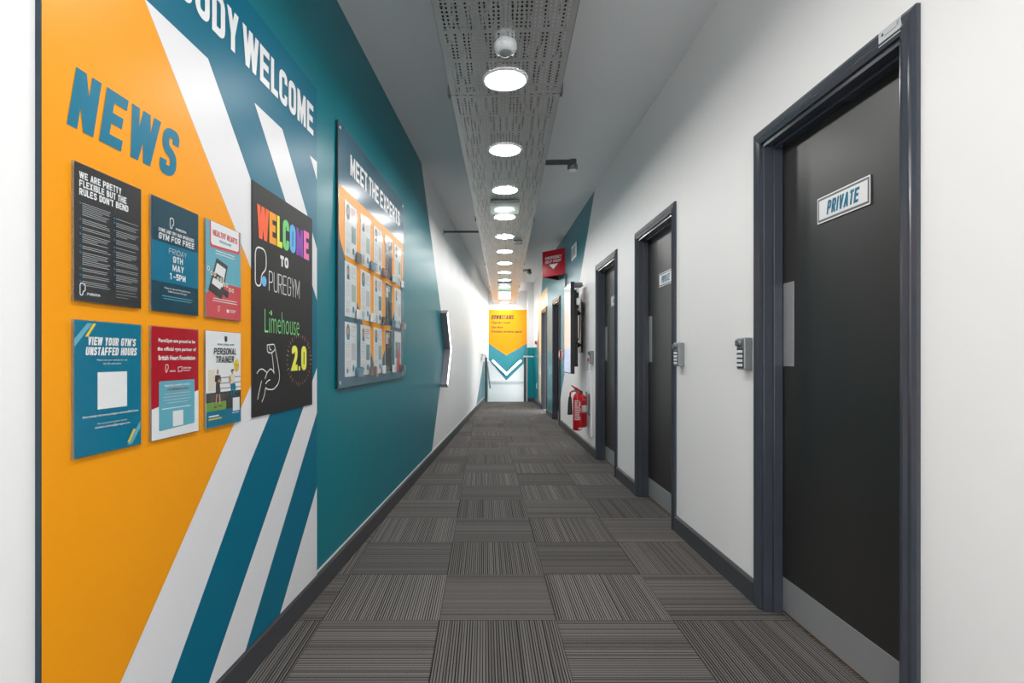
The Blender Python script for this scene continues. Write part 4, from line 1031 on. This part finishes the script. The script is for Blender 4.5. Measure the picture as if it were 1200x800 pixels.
plate('call_point', 'tiny distant red call point above the teal paint near the stairs', 'fire call point', 13.2, 1.46, .09, .09, .012, ['redp'], call_small)
def sock(t):
    b = bm_(); wbox(b, -.033, .033, .012, .014, -.03, .03, bevel=.001); obj('face', b, 'paper', t)
    b = bm_(); wbox(b, -.010, .010, .014, .019, -.012, .012, bevel=.001); obj('rocker', b, 'white', t)
plate('wall_socket', 'small white socket low on the teal wall beside the stairs', 'socket', 13.15, .44, .09, .13, .012, ['white'], sock)

# extinguishers, their backboard and notices
t = wall_thing('backboard', 'narrow white board fixed upright behind the fire extinguishers', 'board', 'R', 6.52, .20)
b = bm_(); wbox(b, -.13, .13, 0, .012, 0, .76, bevel=.002); obj('panel', b, 'white', t)
b = bm_(); wbox(b, .10, .13, .012, .020, 0, .76, bevel=.002); obj('edge_strip', b, 'white', t)
def notice(Y, label):
    t = wall_thing('fire_notice', label, 'notice', 'R', Y, 1.00, 'fire notices')
    b = bm_(); wbox(b, -.05, .05, .0, .003, -.09, .11); obj('plate', b, 'white', t)
    b = bm_(); rect(b, -.048, .048, .07, .108, .0033, 0); rect(b, -.048, -.040, -.088, .07, .0033, 0); lines(b, -.03, .045, -.08, .06, 7, .0033, 1); obj('print', b, ['redp', 'grey'], t)
notice(6.62, 'white fire notice with a red band, farther of the two above the extinguishers'); notice(6.42, 'white fire notice with a red band, nearer of the two above the extinguishers')

def ext_bracket(t, dx):
    b = bm_(); box(b, 0, dx-.022, -.02, .02, .20, .208); box(b, 0, dx-.022, -.02, .02, .345, .353); box(b, dx-.029, dx-.022, -.03, .03, .17, .42); o = obj('wall_bracket', b, 'steel_dk', t)
ex, ey, ez = 1.078, 6.45, .275
t = thing('fire_extinguisher', 'red extinguisher with a black discharge horn and white printed text', 'fire extinguisher', (ex, ey, ez), 0, 'fire extinguishers')
r = .051
b = bm_(); lathe(b, [(.030, -.004), (r-.006, 0), (r, .008), (r, .36), (r*.93, .385), (r*.72, .41), (.024, .425), (.018, .432)], 32); obj('cylinder', b, 'redp', t)
b = bm_()
def wrap(a0, a1, z0, z1, rr, mi=0, n=6):
    vs = [[b.verts.new((rr*math.cos(a0+(a1-a0)*i/n), rr*math.sin(a0+(a1-a0)*i/n), z)) for i in range(n+1)] for z in (z0, z1)]
    for i in range(n):
        f = b.faces.new((vs[0][i], vs[0][i+1], vs[1][i+1], vs[1][i])); f.material_index = mi
a0 = -PI/2
for i in range(15):
    z = .345-.0155*i
    if 0 < i < 4: wrap(a0-.8, a0-.2, z-.008, z, r+.0006); wrap(a0+.1, a0+.6, z-.010, z, r+.0006)
    else: wrap(a0-.85, a0-.85+random.uniform(1.1, 1.6), z-.006, z, r+.0006)
wrap(a0+.1, a0+.9, .012, .032, r+.0006)
o = obj('label_print', b, 'paper', t); o['label'] = 'white label text'
b = bm_(); lathe(b, [(.019, .430), (.019, .455), (.013, .465), (.013, .475)], 18); box(b, -.045, .012, -.010, .010, .444, .462, bevel=.002); obj('valve', b, 'steel_dk', t)
b = bm_(); tube(b, [(.015, -.01, .470), (-.02, -.02, .487), (-.055, -.03, .505), (-.075, -.035, .520)], [.009, .010, .009, .006], 10); tube(b, [(.012, -.01, .460), (-.015, -.02, .468), (-.045, -.03, .478)], [.007, .008, .006], 10); tube(b, [(.012, 0, .46), (.035, 0, .44), (.045, .0, .41)], .006, 8); obj('handle', b, 'redp', t)
b = bm_(); tube(b, [(-.04, 0, .453), (-.065, 0, .45), (-.082, 0, .43), (-.086, 0, .385)], .010, 10); obj('swivel_pipe', b, 'redp', t)
b = bm_(); lathe(b, [(.012, .39), (.019, .37), (.026, .28), (.030, .19), (.031, .178)], 20, at=(-.086, 0, 0)); obj('horn', b, 'black', t)
ext_bracket(t, XR-ex)
fx_, fy_, fz_ = 1.150, 6.63, .29
t = thing('fire_extinguisher', 'wider red extinguisher with a white band, behind the one with the horn', 'fire extinguisher', (fx_, fy_, fz_), 0, 'fire extinguishers')
r = .070
b = bm_(); lathe(b, [(.045, -.004), (r-.008, 0), (r, .01), (r, .31), (r*.92, .345), (r*.62, .375), (.024, .385), (.02, .395)], 32); obj('cylinder', b, 'redp', t)
b = bm_(); n = 24
vs = [[b.verts.new(((r+.0007)*math.cos(2*PI*i/n), (r+.0007)*math.sin(2*PI*i/n), z)) for i in range(n)] for z in (.17, .262)]
for i in range(n): b.faces.new((vs[0][i], vs[0][(i+1) % n], vs[1][(i+1) % n], vs[1][i]))
o = obj('label_band', b, 'paper', t, recalc=True); o['label'] = 'white label band'
b = bm_(); lathe(b, [(.020, .392), (.020, .42), (.012, .43)], 16); tube(b, [(0, 0, .425), (-.03, -.02, .44), (-.07, -.04, .452)], .009, 10); obj('valve', b, 'black', t)
b = bm_(); tube(b, [(-.015, -.02, .405), (-.05, -.05, .39), (-.062, -.052, .33), (-.062, -.055, .16), (-.06, -.052, .10)], .009, 10); obj('hose', b, 'black', t)
ext_bracket(t, XR-fx_)
